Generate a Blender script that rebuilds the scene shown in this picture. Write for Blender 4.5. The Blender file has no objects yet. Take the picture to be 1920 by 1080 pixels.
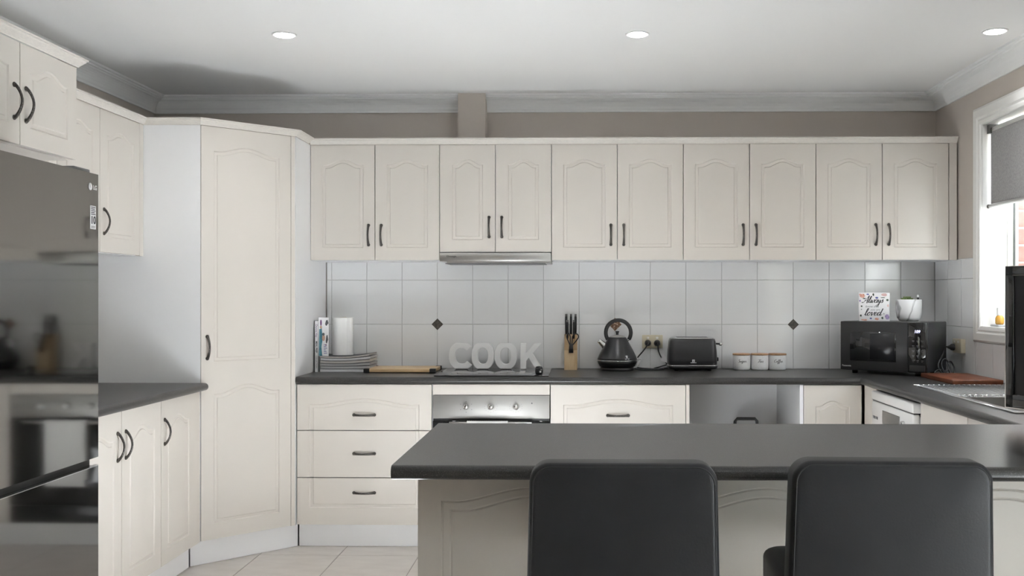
import bpy, bmesh, math, random
from mathutils import Vector, Matrix

random.seed(7)
S = bpy.context.scene
COL = S.collection
PI = math.pi

# ------------------------------------------------------------------ camera
FPX, YAW, EYE = 1887.0, 0.019, 1.28          # focal length in pixels of a 1920 wide frame
CX, CY = 1088 - FPX * math.tan(YAW), 555.0
cam_d = bpy.data.cameras.new('camera')
cam = bpy.data.objects.new('camera', cam_d)
COL.objects.link(cam)
cam.location = (0, 0, EYE)
cam.rotation_euler = (PI / 2, 0, YAW)
cam_d.sensor_width = 36
cam_d.lens = FPX / 1920 * 36
cam_d.shift_x = (960 - CX) / 1920
cam_d.shift_y = (CY - 540) / 1920
cam_d.clip_start = 0.02
S.camera = cam

# ------------------------------------------------------------------ world, sun, exposure
SUN_DIR = Vector((-0.822, -0.297, -0.485)).normalized()      # direction the light travels
W = bpy.data.worlds.new('world')
S.world = W
W.use_nodes = True
wn = W.node_tree.nodes
wl = W.node_tree.links
wn.clear()
w_out = wn.new('ShaderNodeOutputWorld')
w_bg = wn.new('ShaderNodeBackground')
w_sky = wn.new('ShaderNodeTexSky')
w_sky.sky_type = 'NISHITA'
w_sky.sun_disc = False
w_sky.sun_elevation = math.asin(-SUN_DIR.z)
w_sky.sun_rotation = math.atan2(-SUN_DIR.x, -SUN_DIR.y)
w_sky.dust_density = 1.0
w_hsv = wn.new('ShaderNodeHueSaturation')
w_hsv.inputs['Saturation'].default_value = 0.45
w_bg.inputs['Strength'].default_value = 0.75
wl.new(w_sky.outputs[0], w_hsv.inputs['Color'])
wl.new(w_hsv.outputs[0], w_bg.inputs['Color'])
wl.new(w_bg.outputs[0], w_out.inputs['Surface'])

sun_d = bpy.data.lights.new('sun', 'SUN')
sun_d.energy = 96.0
sun_d.angle = math.radians(0.6)
sun_d.color = (0.90, 0.97, 1.12)
sun = bpy.data.objects.new('sun', sun_d)
COL.objects.link(sun)
sun.rotation_euler = SUN_DIR.to_track_quat('-Z', 'Y').to_euler()
sun.location = (8, 6, 5)

S.view_settings.view_transform = 'Standard'
S.view_settings.look = 'None'
S.view_settings.gamma = 1.0
S.view_settings.use_curve_mapping = False
S.view_settings.exposure = 1.20
S.cycles.use_denoising = True
S.cycles.max_bounces = 10
S.cycles.diffuse_bounces = 6
S.cycles.glossy_bounces = 5
S.cycles.transparent_max_bounces = 12
S.cycles.sample_clamp_indirect = 8.0
S.cycles.caustics_reflective = False
S.cycles.caustics_refractive = False

# ------------------------------------------------------------------ pixel helpers (a pixel only gives a direction)
_c, _s = math.cos(YAW), math.sin(YAW)
def ray(px, py):
    u = (px - CX) / FPX
    return Vector((u * _c - _s, u * _s + _c, -(py - CY) / FPX))
def on_y(px, py, Y):
    d = ray(px, py); d *= Y / d.y; return Vector((d.x, Y, EYE + d.z))
def on_x(px, py, X):
    d = ray(px, py); d *= X / d.x; return Vector((X, d.y, EYE + d.z))
def on_z(px, py, Z):
    d = ray(px, py); d *= (Z - EYE) / d.z; return Vector((d.x, d.y, Z))

# ------------------------------------------------------------------ materials
M = {}
def mat(name, col, rough=0.5, metal=0.0, spec=0.5, noise=None, bump=None, emit=None, coat=0.0, aniso=None):
    m = bpy.data.materials.new(name)
    m.use_nodes = True
    nt = m.node_tree
    b = nt.nodes['Principled BSDF']
    b.inputs['Base Color'].default_value = (*col, 1)
    b.inputs['Roughness'].default_value = rough
    b.inputs['Metallic'].default_value = metal
    b.inputs['Specular IOR Level'].default_value = spec
    b.inputs['Coat Weight'].default_value = coat
    if emit:
        b.inputs['Emission Color'].default_value = (*emit[0], 1)
        b.inputs['Emission Strength'].default_value = emit[1]
    tc = None
    def coord(scale):
        nonlocal tc
        if tc is None:
            tc = nt.nodes.new('ShaderNodeTexCoord')
        mp = nt.nodes.new('ShaderNodeMapping')
        mp.inputs['Scale'].default_value = scale if isinstance(scale, tuple) else (scale,) * 3
        nt.links.new(tc.outputs['Object'], mp.inputs['Vector'])
        return mp.outputs[0]
    if noise:                                   # (scale, second colour, low, high[, detail])
        n = nt.nodes.new('ShaderNodeTexNoise')
        n.inputs['Scale'].default_value = 1.0
        n.inputs['Detail'].default_value = noise[4] if len(noise) > 4 else 4
        nt.links.new(coord(noise[0]), n.inputs['Vector'])
        r = nt.nodes.new('ShaderNodeValToRGB')
        r.color_ramp.elements[0].position = noise[2]
        r.color_ramp.elements[1].position = noise[3]
        r.color_ramp.elements[0].color = (*col, 1)
        r.color_ramp.elements[1].color = (*noise[1], 1)
        nt.links.new(n.outputs['Fac'], r.inputs['Fac'])
        nt.links.new(r.outputs[0], b.inputs['Base Color'])
    if bump:                                    # (scale, strength)
        n = nt.nodes.new('ShaderNodeTexNoise')
        n.inputs['Scale'].default_value = 1.0
        n.inputs['Detail'].default_value = 3
        nt.links.new(coord(bump[0]), n.inputs['Vector'])
        bp = nt.nodes.new('ShaderNodeBump')
        bp.inputs['Strength'].default_value = bump[1]
        bp.inputs['Distance'].default_value = 0.002
        nt.links.new(n.outputs['Fac'], bp.inputs['Height'])
        nt.links.new(bp.outputs[0], b.inputs['Normal'])
    M[name] = m
    return m

mat('cream', (0.665, 0.625, 0.575), 0.42, noise=(3.0, (0.645, 0.608, 0.56), 0.35, 0.7))
mat('crown_cream', (0.72, 0.685, 0.635), 0.45, noise=((60, 60, 400), (0.67, 0.64, 0.595), 0.45, 0.6))
mat('melamine', (0.87, 0.875, 0.885), 0.40)
mat('wall_paint', (0.55, 0.497, 0.448), 0.75, bump=(150, 0.08))
mat('ceiling_paint', (0.80, 0.80, 0.79), 0.8, bump=(120, 0.05))
mat('cornice_white', (0.83, 0.835, 0.83), 0.6)
mat('trim_white', (0.83, 0.825, 0.80), 0.35)
mat('tile_white', (0.83, 0.835, 0.84), 0.10, bump=(14, 0.10))
mat('grout', (0.55, 0.55, 0.545), 0.9)
mat('tile_diamond', (0.075, 0.068, 0.060), 0.25, noise=(90, (0.14, 0.125, 0.11), 0.4, 0.7))
mat('diamond_brown', (0.16, 0.085, 0.05), 0.25, noise=(160, (0.55, 0.40, 0.30), 0.5, 0.62))
mat('floor_tile', (0.63, 0.588, 0.548), 0.32, noise=((6, 14, 6), (0.55, 0.508, 0.468), 0.35, 0.7), bump=(40, 0.05))
mat('floor_grout', (0.36, 0.335, 0.31), 0.9)
mat('benchtop', (0.030, 0.029, 0.028), 0.30, noise=(420, (0.085, 0.083, 0.08), 0.52, 0.70, 2), bump=(300, 0.05))
mat('steel_dark', (0.27, 0.265, 0.255), 0.055, metal=1.0, bump=((2, 2, 1.2), 0.006))
mat('black_gap', (0.008, 0.008, 0.008), 0.4)
mat('grey_side', (0.16, 0.16, 0.16), 0.4)
mat('steel', (0.60, 0.59, 0.575), 0.30, metal=1.0, bump=((8, 8, 600), 0.08))
mat('oven_steel', (0.40, 0.395, 0.38), 0.50, metal=1.0, bump=((8, 8, 600), 0.08))
mat('letter_white', (0.90, 0.90, 0.90), 0.5)
mat('steel_bright', (0.78, 0.78, 0.78), 0.16, metal=1.0)
mat('chrome', (0.85, 0.85, 0.85), 0.06, metal=1.0)
mat('pewter', (0.085, 0.078, 0.072), 0.34, metal=0.85, noise=(260, (0.25, 0.235, 0.22), 0.55, 0.7))
mat('black_glass', (0.012, 0.012, 0.013), 0.03, coat=0.5)
mat('black_plastic', (0.014, 0.014, 0.015), 0.28)
mat('black_matte', (0.020, 0.020, 0.021), 0.42, bump=(500, 0.04))
mat('charcoal_enamel', (0.026, 0.026, 0.028), 0.30)
mat('leather', (0.0125, 0.0125, 0.0145), 0.46, spec=0.35, bump=(220, 0.16), noise=(9, (0.016, 0.016, 0.0185), 0.4, 0.7))
mat('leather_seam', (0.008, 0.008, 0.009), 0.5)
mat('white_gloss', (0.80, 0.80, 0.79), 0.18)
mat('white_paint', (0.80, 0.80, 0.80), 0.45)
mat('ceramic_speckle', (0.78, 0.78, 0.78), 0.35, noise=(260, (0.45, 0.45, 0.45), 0.66, 0.74, 1))
mat('lid_wood', (0.50, 0.31, 0.17), 0.5, noise=((90, 8, 40), (0.38, 0.22, 0.12), 0.4, 0.65))
mat('pine', (0.66, 0.50, 0.31), 0.5, noise=((40, 40, 5), (0.55, 0.385, 0.21), 0.42, 0.62))
mat('pine_dark', (0.40, 0.27, 0.14), 0.5, noise=((40, 40, 5), (0.32, 0.205, 0.10), 0.42, 0.62))
mat('bamboo', (0.66, 0.48, 0.28), 0.45, noise=((5, 60, 60), (0.55, 0.375, 0.20), 0.4, 0.65))
mat('redwood', (0.20, 0.062, 0.026), 0.40, noise=((30, 3, 30), (0.12, 0.034, 0.015), 0.38, 0.66))
mat('paper', (0.84, 0.84, 0.83), 0.85, bump=(240, 0.25))
mat('page_white', (0.72, 0.73, 0.74), 0.7, noise=((4, 4, 900), (0.48, 0.48, 0.49), 0.45, 0.6))
mat('page_grey', (0.50, 0.50, 0.50), 0.7, noise=((4, 4, 900), (0.30, 0.30, 0.31), 0.45, 0.6))
mat('page_warm', (0.58, 0.55, 0.52), 0.7, noise=((4, 4, 900), (0.38, 0.36, 0.34), 0.45, 0.6))
mat('magazine_teal', (0.05, 0.17, 0.24), 0.35, noise=(40, (0.10, 0.30, 0.36), 0.4, 0.6))
mat('magazine_dark', (0.10, 0.10, 0.11), 0.35)
mat('magazine_skin', (0.52, 0.33, 0.24), 0.5)
mat('magazine_purple', (0.20, 0.09, 0.20), 0.5)
mat('ink', (0.03, 0.03, 0.035), 0.6)
mat('ink_grey', (0.20, 0.20, 0.21), 0.6)
mat('silver_print', (0.72, 0.72, 0.72), 0.4)
mat('beige_plastic', (0.60, 0.545, 0.41), 0.35)
mat('switch_white', (0.82, 0.80, 0.76), 0.3)
mat('marble', (0.80, 0.80, 0.80), 0.25)
mat('succulent', (0.10, 0.16, 0.05), 0.5, noise=(60, (0.25, 0.33, 0.12), 0.4, 0.65))
mat('soil', (0.05, 0.035, 0.025), 0.9)
mat('coral', (0.62, 0.24, 0.16), 0.6, noise=(150, (0.78, 0.50, 0.42), 0.4, 0.6))
mat('pink', (0.74, 0.50, 0.48), 0.6)
mat('violet', (0.25, 0.18, 0.40), 0.6, noise=(150, (0.50, 0.42, 0.62), 0.4, 0.6))
mat('leaf_print', (0.06, 0.09, 0.06), 0.6)
mat('blue_print', (0.12, 0.14, 0.36), 0.6)
mat('plaque', (0.82, 0.81, 0.82), 0.4)
mat('display', (0.02, 0.02, 0.05), 0.3, emit=((0.55, 0.55, 1.0), 1.6))
mat('lamp', (1, 1, 1), 0.4, emit=((1.0, 0.97, 0.92), 14.0))
mat('blind_fabric', (0.27, 0.265, 0.265), 0.9, noise=((700, 700, 120), (0.40, 0.395, 0.39), 0.42, 0.6))
mat('window_frame', (0.62, 0.60, 0.52), 0.4)
mat('brick', (0.36, 0.13, 0.10), 0.85, noise=(30, (0.47, 0.20, 0.16), 0.35, 0.7), bump=(80, 0.5))
mat('mortar', (0.42, 0.39, 0.36), 0.95)
mat('sun_block_timber', (0.30, 0.24, 0.19), 0.8, noise=((8, 8, 1), (0.22, 0.175, 0.14), 0.4, 0.6))
mat('amber', (0.62, 0.33, 0.06), 0.15)
mat('paving', (0.36, 0.35, 0.33), 0.9, noise=(2, (0.30, 0.29, 0.27), 0.4, 0.6))
mat('towel', (0.78, 0.78, 0.77), 0.95, bump=(400, 0.4))
mat('mesh_window', (0.016, 0.016, 0.018), 0.22, spec=0.35)

# thin window glass: transparent with a faint mirror coat
g = bpy.data.materials.new('glass_pane')
g.use_nodes = True
gn = g.node_tree.nodes
gn.clear()
go = gn.new('ShaderNodeOutputMaterial'); gm = gn.new('ShaderNodeMixShader')
gt = gn.new('ShaderNodeBsdfTransparent'); gg = gn.new('ShaderNodeBsdfGlossy')
gt.inputs[0].default_value = (0.94, 0.96, 0.95, 1); gg.inputs['Roughness'].default_value = 0.02
gm.inputs[0].default_value = 0.06
g.node_tree.links.new(gt.outputs[0], gm.inputs[1]); g.node_tree.links.new(gg.outputs[0], gm.inputs[2])
g.node_tree.links.new(gm.outputs[0], go.inputs[0])
M['glass_pane'] = g

# marble veins
mm = M['marble'].node_tree
b = mm.nodes['Principled BSDF']
wv = mm.nodes.new('ShaderNodeTexWave'); wv.inputs['Scale'].default_value = 4.2
wv.inputs['Distortion'].default_value = 9.0; wv.inputs['Detail'].default_value = 2.5; wv.inputs['Detail Scale'].default_value = 1.2
rp = mm.nodes.new('ShaderNodeValToRGB')
rp.color_ramp.elements[0].color = (0.40, 0.40, 0.41, 1); rp.color_ramp.elements[0].position = 0.0
rp.color_ramp.elements[1].color = (0.82, 0.82, 0.83, 1); rp.color_ramp.elements[1].position = 0.09
tcx = mm.nodes.new('ShaderNodeTexCoord')
mm.links.new(tcx.outputs['Object'], wv.inputs['Vector']); mm.links.new(wv.outputs['Fac'], rp.inputs['Fac'])
mm.links.new(rp.outputs[0], b.inputs['Base Color'])

# ------------------------------------------------------------------ mesh helpers
class MB:
    def __init__(self):
        self.v, self.f, self.sm = [], [], []
    def add(self, vs, fs, smooth=False):
        o = len(self.v)
        self.v += [tuple(p) for p in vs]
        self.f += [[i + o for i in q] for q in fs]
        self.sm += [smooth] * len(fs)
        return self
    def box(self, x0, x1, y0, y1, z0, z1):
        vs = [(x, y, z) for x in (x0, x1) for y in (y0, y1) for z in (z0, z1)]
        return self.add(vs, [(0, 1, 3, 2), (4, 6, 7, 5), (0, 4, 5, 1), (2, 3, 7, 6), (0, 2, 6, 4), (1, 5, 7, 3)])
    def rbox(self, x0, x1, y0, y1, z0, z1, r=0.004, seg=2):
        bm = bmesh.new()
        bmesh.ops.create_cube(bm, size=1)
        bmesh.ops.scale(bm, vec=(x1 - x0, y1 - y0, z1 - z0), verts=bm.verts)
        bmesh.ops.translate(bm, vec=((x0 + x1) / 2, (y0 + y1) / 2, (z0 + z1) / 2), verts=bm.verts)
        bmesh.ops.bevel(bm, geom=list(bm.edges), offset=r, segments=seg, profile=0.5, affect='EDGES')
        return self.bm(bm, True)
    def bm(self, bm, smooth=False):
        bm.verts.index_update()
        self.add([v.co for v in bm.verts], [[v.index for v in f.verts] for f in bm.faces], smooth)
        bm.free()
        return self
    def tube(self, pts, r, n=8, smooth=True, flat=1.0, up=None):
        pts = [Vector(p) for p in pts]
        rs = r if isinstance(r, (list, tuple)) else [r] * len(pts)
        vs, fs = [], []
        prev = None
        for i, p in enumerate(pts):
            t = (pts[min(i + 1, len(pts) - 1)] - pts[max(i - 1, 0)]).normalized()
            if prev is None:
                a = Vector(up) if up else (Vector((0, 0, 1)) if abs(t.z) < 0.9 else Vector((1, 0, 0)))
            else:
                a = prev
            u = (a - t * a.dot(t)).normalized()
            w = t.cross(u)
            prev = u
            for k in range(n):
                q = 2 * PI * k / n
                vs.append(p + u * (math.cos(q) * rs[i]) + w * (math.sin(q) * rs[i] * flat))
        for i in range(len(pts) - 1):
            for k in range(n):
                a0, a1 = i * n + k, i * n + (k + 1) % n
                fs.append((a0, a1, a1 + n, a0 + n))
        fs.append(list(range(n))[::-1])
        fs.append(list(range((len(pts) - 1) * n, len(pts) * n)))
        return self.add(vs, fs, smooth)
    def lathe(self, prof, n=32, c=(0, 0, 0), smooth=True, a0=0, sx=1, sy=1):
        vs, fs = [], []
        for (r, z) in prof:
            for k in range(n):
                q = 2 * PI * k / n + a0
                vs.append((c[0] + sx * r * math.cos(q), c[1] + sy * r * math.sin(q), c[2] + z))
        for i in range(len(prof) - 1):
            for k in range(n):
                a, b_ = i * n + k, i * n + (k + 1) % n
                fs.append((a, b_, b_ + n, a + n))
        fs.append(list(range(n))[::-1])
        fs.append(list(range((len(prof) - 1) * n, len(prof) * n)))
        return self.add(vs, fs, smooth)
    def prism(self, poly, axis, a, b_):
        # poly: 2D points; axis 'x' -> (y,z), 'y' -> (x,z), 'z' -> (x,y); a/b_ numbers or functions of the 2D point
        fa = a if callable(a) else (lambda p: a)
        fb = b_ if callable(b_) else (lambda p: b_)
        def P(p, t):
            return {'x': (t, p[0], p[1]), 'y': (p[0], t, p[1]), 'z': (p[0], p[1], t)}[axis]
        n = len(poly)
        vs = [P(p, fa(p)) for p in poly] + [P(p, fb(p)) for p in poly]
        fs = [(i, (i + 1) % n, n + (i + 1) % n, n + i) for i in range(n)] + [list(range(n))[::-1], list(range(n, 2 * n))]
        return self.add(vs, fs)
    def xf(self, m):
        self.v = [tuple(m @ Vector(p)) for p in self.v]
        return self
    def mesh(self, name, material):
        me = bpy.data.meshes.new(name)
        me.from_pydata(self.v, [], self.f)
        bm = bmesh.new(); bm.from_mesh(me)
        bmesh.ops.recalc_face_normals(bm, faces=bm.faces)
        bm.to_mesh(me); bm.free()
        me.polygons.foreach_set('use_smooth', self.sm)
        me.materials.append(M[material])
        return me
    def build(self, name, material, parent=None, loc=None, rz=0):
        return place(name, self.mesh(name, material), parent, loc, rz)

def place(name, me, parent=None, loc=None, rz=0):
    o = bpy.data.objects.new(name, me)
    COL.objects.link(o)
    if parent is not None:
        o.parent = parent
    if loc is not None:
        o.location = loc
    if rz:
        o.rotation_euler = (0, 0, rz)
    return o
def tag(o, label, cat, group=None):
    o['label'] = label
    o['category'] = cat
    if group:
        o['group'] = group
    return o
def thing(name, label, cat, loc=(0, 0, 0), rz=0, group=None):
    o = bpy.data.objects.new(name, None)
    COL.objects.link(o)
    o.empty_display_size = 0.05
    o.location = loc
    o.rotation_euler = (0, 0, rz)
    return tag(o, label, cat, group)
def struct(o, label=None, cat=None):
    o['kind'] = 'structure'
    if label:
        tag(o, label, cat)
    return o
def text(name, s, size, material, parent, loc, rot=(PI / 2, 0, 0), shear=0.0, ext=0.0004, align='CENTER', bold=0.0, sx=1.0):
    cu = bpy.data.curves.new(name, 'FONT')
    cu.body = s; cu.size = size; cu.shear = shear; cu.extrude = ext; cu.align_x = align; cu.align_y = 'CENTER'
    cu.offset = bold; cu.resolution_u = 3
    t = bpy.data.objects.new(name, cu)
    COL.objects.link(t)
    dg = bpy.context.evaluated_depsgraph_get()
    me = bpy.data.meshes.new_from_object(t.evaluated_get(dg))
    bpy.data.objects.remove(t)
    me.materials.clear(); me.materials.append(M[material])
    o = place(name, me, parent, loc)
    o.rotation_euler = rot
    o.scale = (sx, 1, 1)
    return o
def catmull(pts, k=5):
    out = []
    P = [pts[0]] + list(pts) + [pts[-1]]
    for i in range(1, len(P) - 2):
        for j in range(k):
            t = j / k
            out.append(tuple(0.5 * (2 * P[i][a] + (P[i + 1][a] - P[i - 1][a]) * t
                       + (2 * P[i - 1][a] - 5 * P[i][a] + 4 * P[i + 1][a] - P[i + 2][a]) * t * t
                       + (3 * P[i][a] - P[i - 1][a] - 3 * P[i + 1][a] + P[i + 2][a]) * t ** 3) for a in range(len(pts[0]))))
    out.append(tuple(pts[-1]))
    return out

# handwritten letters: (advance, strokes), x-height 1
SCRIPT = {
 'a': (.95, [[(.7,.85),(.45,1),(.1,.7),(.1,.2),(.4,0),(.7,.4),(.75,1),(.7,.2),(.85,0),(1.0,.2)]]),
 'e': (.75, [[(0,.35),(.5,.5),(.55,.85),(.3,1),(.08,.6),(.15,.1),(.45,0),(.8,.3)]]),
 'o': (.85, [[(.4,1),(.08,.6),(.2,.05),(.55,.05),(.7,.55),(.45,1),(.5,.8),(.9,.9)]]),
 'u': (.95, [[(0,.9),(.1,.95),(.1,.2),(.35,0),(.65,.4),(.7,1),(.68,.2),(.85,0),(1,.2)]]),
 'g': (.95, [[(.7,.85),(.4,1),(.1,.6),(.2,.05),(.5,.1),(.7,.6),(.72,1),(.65,-.6),(.35,-1),(.1,-.7),(.5,-.2),(1,.2)]]),
 'r': (.8, [[(0,.2),(.2,1.05),(.3,.9),(.55,.95),(.5,.3),(.6,0),(.85,.2)]]),
 'S': (1.0, [[(.9,1.7),(.6,2),(.2,1.7),(.4,1.2),(.8,.8),(.7,.1),(.2,0),(-.1,.4)]]),
 'T': (.95, [[(-.1,1.6),(.2,1.9),(1.3,2)], [(.7,1.95),(.5,.6),(.3,0),(0,.1)]]),
 'C': (1.05, [[(1.0,1.6),(.8,2),(.3,1.7),(.05,.8),(.3,.05),(.7,0),(1.1,.4)]]),
 'f': (.65, [[(0,.2),(.5,1.5),(.45,2),(.25,1.8),(.2,-.8),(.35,-1),(.45,-.5),(.3,0),(.75,.25)]]),
 'A': (1.25, [[(-.5,.2),(-.1,0),(.35,.8),(.8,2.1),(.9,2.1),(1.0,0),(1.15,0)], [(.1,.75),(.7,.65),(1.2,.85)]]),
 'l': (.6, [[(0,.2),(.45,1.5),(.4,2.1),(.2,1.8),(.2,.3),(.4,0),(.65,.25)]]),
 'w': (1.1, [[(0,.9),(.1,.9),(.12,.2),(.3,0),(.5,.8),(.52,.2),(.75,0),(.95,.6),(.9,1),(1.1,.85)]]),
 'y': (.85, [[(0,.9),(.1,.9),(.15,.3),(.4,.1),(.65,.9),(.55,-.8),(.2,-1.2),(.1,-.8),(.9,.2)]]),
 's': (.65, [[(0,.1),(.4,1.05),(.45,.7),(.6,.3),(.4,0),(.1,.1)]]),
 'v': (.85, [[(0,.8),(.15,1),(.3,.1),(.4,0),(.7,.8),(.65,1),(.9,.85)]]),
 'd': (1.0, [[(.65,.85),(.4,1),(.1,.6),(.2,.05),(.5,.1),(.75,1),(.85,2.1),(.75,.2),(.95,0),(1.2,.3)]]),
}
def script_mesh(word, height, width, warp, slant=0.25):
    # height of one x-height unit, total width; warp(x, z) -> point; stroke width in the same units
    mb = MB()
    total = sum(SCRIPT[c][0] for c in word)
    k = width / total
    x = -total / 2
    for c in word:
        adv, strokes = SCRIPT[c]
        for st in strokes:
            pts = [((x + p[0] + slant * p[1]) * k, p[1] * height) for p in catmull(st, 4)]
            vs, fs = [], []
            for i, p in enumerate(pts):
                q0, q1 = pts[max(i - 1, 0)], pts[min(i + 1, len(pts) - 1)]
                dx, dz = q1[0] - q0[0], q1[1] - q0[1]
                L = math.hypot(dx, dz) or 1
                wd = height * (0.07 + 0.09 * max(0, -dz / L))
                nx, nz = -dz / L * wd, dx / L * wd
                vs += [warp(p[0] + nx, p[1] + nz), warp(p[0] - nx, p[1] - nz)]
            for i in range(len(pts) - 1):
                fs.append((2 * i, 2 * i + 1, 2 * i + 3, 2 * i + 2))
            mb.add(vs, fs)
        x += adv
    return mb

def sweep(path, prof, side=1, closed_prof=True):
    # sweep a profile [(out, z)] along an open 2D path with mitred corners; out is to the left of travel * side
    P = [Vector(p) for p in path]
    n = len(prof)
    vs, fs = [], []
    for i, p in enumerate(P):
        dirs = []
        if i > 0: dirs.append((P[i] - P[i - 1]).normalized())
        if i < len(P) - 1: dirs.append((P[i + 1] - P[i]).normalized())
        nrm = [Vector((-d.y, d.x)) * side for d in dirs]
        m = nrm[0] if len(nrm) == 1 else (nrm[0] + nrm[1]) / (1 + nrm[0].dot(nrm[1]))
        for (o, z) in prof:
            q = p + m * o
            vs.append((q.x, q.y, z))
    for i in range(len(P) - 1):
        for k in range(n if closed_prof else n - 1):
            a, b_ = i * n + k, i * n + (k + 1) % n
            fs.append((a, b_, b_ + n, a + n))
    if closed_prof:
        fs.append(list(range(n))[::-1]); fs.append(list(range((len(P) - 1) * n, len(P) * n)))
    return MB().add(vs, fs)

# ------------------------------------------------------------------ room dimensions
XL, XR, YB, YF, ZC = -2.425, 1.997, 5.69, -3.4, 2.408
TOP = 0.87                       # benchtop height
YC = 5.06                        # front of the back benchtop
YD = 5.075                       # front of the back base doors
YU = 5.35                        # front of the back overhead doors
XRC = 1.40                       # front of the sink-side benchtop
XRD = 1.425
XLD = -1.79                      # front of the left base doors
XLU = -2.06                      # front of the left overhead doors
PF, PB, PL = 2.417, 3.24, -0.457 # peninsula top: front, back, free end

# ------------------------------------------------------------------ floor
floor = struct(MB().box(XL - 0.2, XR + 0.2, YF - 0.2, YB + 0.2, -0.12, -0.002).build('floor', 'floor_grout'))
tile_cache = {}
def slab_mesh(name, w, d, h, material, r=0.0012):
    key = (name, round(w, 4), round(d, 4), round(h, 4), material)
    if key not in tile_cache:
        mb = MB()
        c = r
        vs = [(0, 0, 0), (w, 0, 0), (w, d, 0), (0, d, 0), (0, 0, h - c), (w, 0, h - c), (w, d, h - c), (0, d, h - c),
              (c, c, h), (w - c, c, h), (w - c, d - c, h), (c, d - c, h)]
        fs = [(0, 3, 2, 1), (8, 9, 10, 11)]
        for i in range(4):
            j = (i + 1) % 4
            fs += [(i, j, j + 4, i + 4), (i + 4, j + 4, j + 8, i + 8)]
        tile_cache[key] = mb.add(vs, fs).mesh(name, material)
    return tile_cache[key]
PT, GX, GY = 0.396, -1.588, 4.948
G = 0.0022
for i in range(-3, 11):
    for j in range(-22, 4):
        x0, x1 = max(GX + i * PT, XL) + G, min(GX + (i + 1) * PT, XR) - G
        y0, y1 = max(GY + j * PT, YF) + G, min(GY + (j + 1) * PT, YB) - G
        if x1 - x0 < 0.02 or y1 - y0 < 0.02:
            continue
        place('floor_tile', slab_mesh('floor_tile', x1 - x0, y1 - y0, 0.004, 'floor_tile'), floor, (x0, y0, -0.004))

# ------------------------------------------------------------------ walls
wall_back = struct(MB().box(XL - 0.2, XR + 0.0, YB, YB + 0.12, 0, ZC).build('wall_back', 'wall_paint'))
wall_front = struct(MB().box(XL - 0.2, XR + 0.2, YF - 0.12, YF, 0, ZC).build('wall_front', 'wall_paint'))
def wall_with_holes(x0, x1, y0, y1, holes):
    # holes: (ya, yb, za, zb) sorted by y
    mb = MB()
    y = y0
    for (a, b_, za, zb) in holes:
        mb.box(x0, x1, y, a, 0, ZC)
        if za > 0: mb.box(x0, x1, a, b_, 0, za)
        mb.box(x0, x1, a, b_, zb, ZC)
        y = b_
    mb.box(x0, x1, y, y1, 0, ZC)
    return mb
WY0, WY1, WZ0, WZ1 = 3.85, 5.035, 1.128, 2.13       # sink window opening
RW = (0.2, 1.42, 0.0, 2.10)                          # opening for the added, unseen glass doors, right wall
wall_right = struct(wall_with_holes(XR, XR + 0.12, YF, YB + 0.12, [RW, (WY0, WY1, WZ0, WZ1)]).build('wall_right', 'wall_paint'))
wall_left = struct(wall_with_holes(XL - 0.12, XL, YF, YB, []).build('wall_left', 'wall_paint'))
ceiling = struct(MB().box(XL - 0.2, XR + 0.4, YF - 0.2, YB + 0.2, ZC, ZC + 0.1).build('ceiling', 'ceiling_paint'))
ground = struct(MB().box(-14, 14, -14, 16, -0.35, -0.14).build('ground', 'paving'), 'unseen paving outside the house, added for bounce light', 'ground')  # ground out of view, put in to bounce light into the room

# cornice round the ceiling
cp = [(0, -0.090), (0.010, -0.090), (0.011, -0.080)]
for k in range(7):
    a = k / 6 * PI / 2
    cp.append((0.014 + 0.052 * (1 - math.cos(a)), -0.074 + 0.050 * math.sin(a)))
cp += [(0.070, -0.018), (0.078, -0.018), (0.080, -0.010), (0.092, -0.009), (0.094, 0.0), (0, 0)]
cp = [(o, ZC + z) for (o, z) in cp]
struct(sweep([(XL, YF), (XL, YB), (XR, YB), (XR, YF)], cp, side=-1).build('trim_1', 'cornice_white'),
       'white coved plaster cornice round the ceiling', 'cornice')
# flue boxing
struct(MB().box(-0.680, -0.527, 5.585, YB, 2.090, ZC).build('trim_2', 'wall_paint'),
       'taupe painted flue box rising from the cabinets to the ceiling', 'flue box')

# ------------------------------------------------------------------ splashback tiles
TT = 0.008
MB().box(-1.44, XR, YB - 0.005, YB, TOP - 0.03, 1.475).build('grout_bed', 'grout', wall_back)
MB().box(XR - 0.005, XR, 5.115, YB - 0.005, TOP - 0.03, 1.475).build('grout_bed', 'grout', wall_right)
MB().box(XR - 0.005, XR, 2.6, 5.115, TOP - 0.03, 1.055).build('grout_bed', 'grout', wall_right)
g_ = 0.0013
def vtile(parent, kind, a0, a1, z0, z1, material='tile_white'):
    w, h = (a1 - a0) - 2 * g_, (z1 - z0) - 2 * g_
    me = slab_mesh('wall_tile', w, h, TT, material)
    if kind == 'back':           # slab x -> X, slab y -> Z, slab z -> -Y
        o = place('wall_tile', me, parent, (a0 + g_, YB - 0.001, z0 + g_))
        o.rotation_euler = (PI / 2, 0, 0)
    else:                        # slab x -> -Y, slab y -> Z, slab z -> -X
        o = place('wall_tile', me, parent, (XR - 0.001, a1 - g_, z0 + g_))
        o.rotation_euler = (PI / 2, 0, -PI / 2)
    return o
cols = [-1.436] + [-1.410 + 0.2005 * k for k in range(18)]
cols = [c for c in cols if c < XR - 0.02] + [XR - 0.010]
rows = [(TOP, 1.120), (1.120, 1.370), (1.370, 1.473)]
for i in range(len(cols) - 1):
    for (z0, z1) in rows:
        vtile(wall_back, 'back', cols[i], cols[i + 1], z0, z1)
ys = [YB - 0.010] + [YB - 0.2 * k for k in range(1, 16)]
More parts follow.
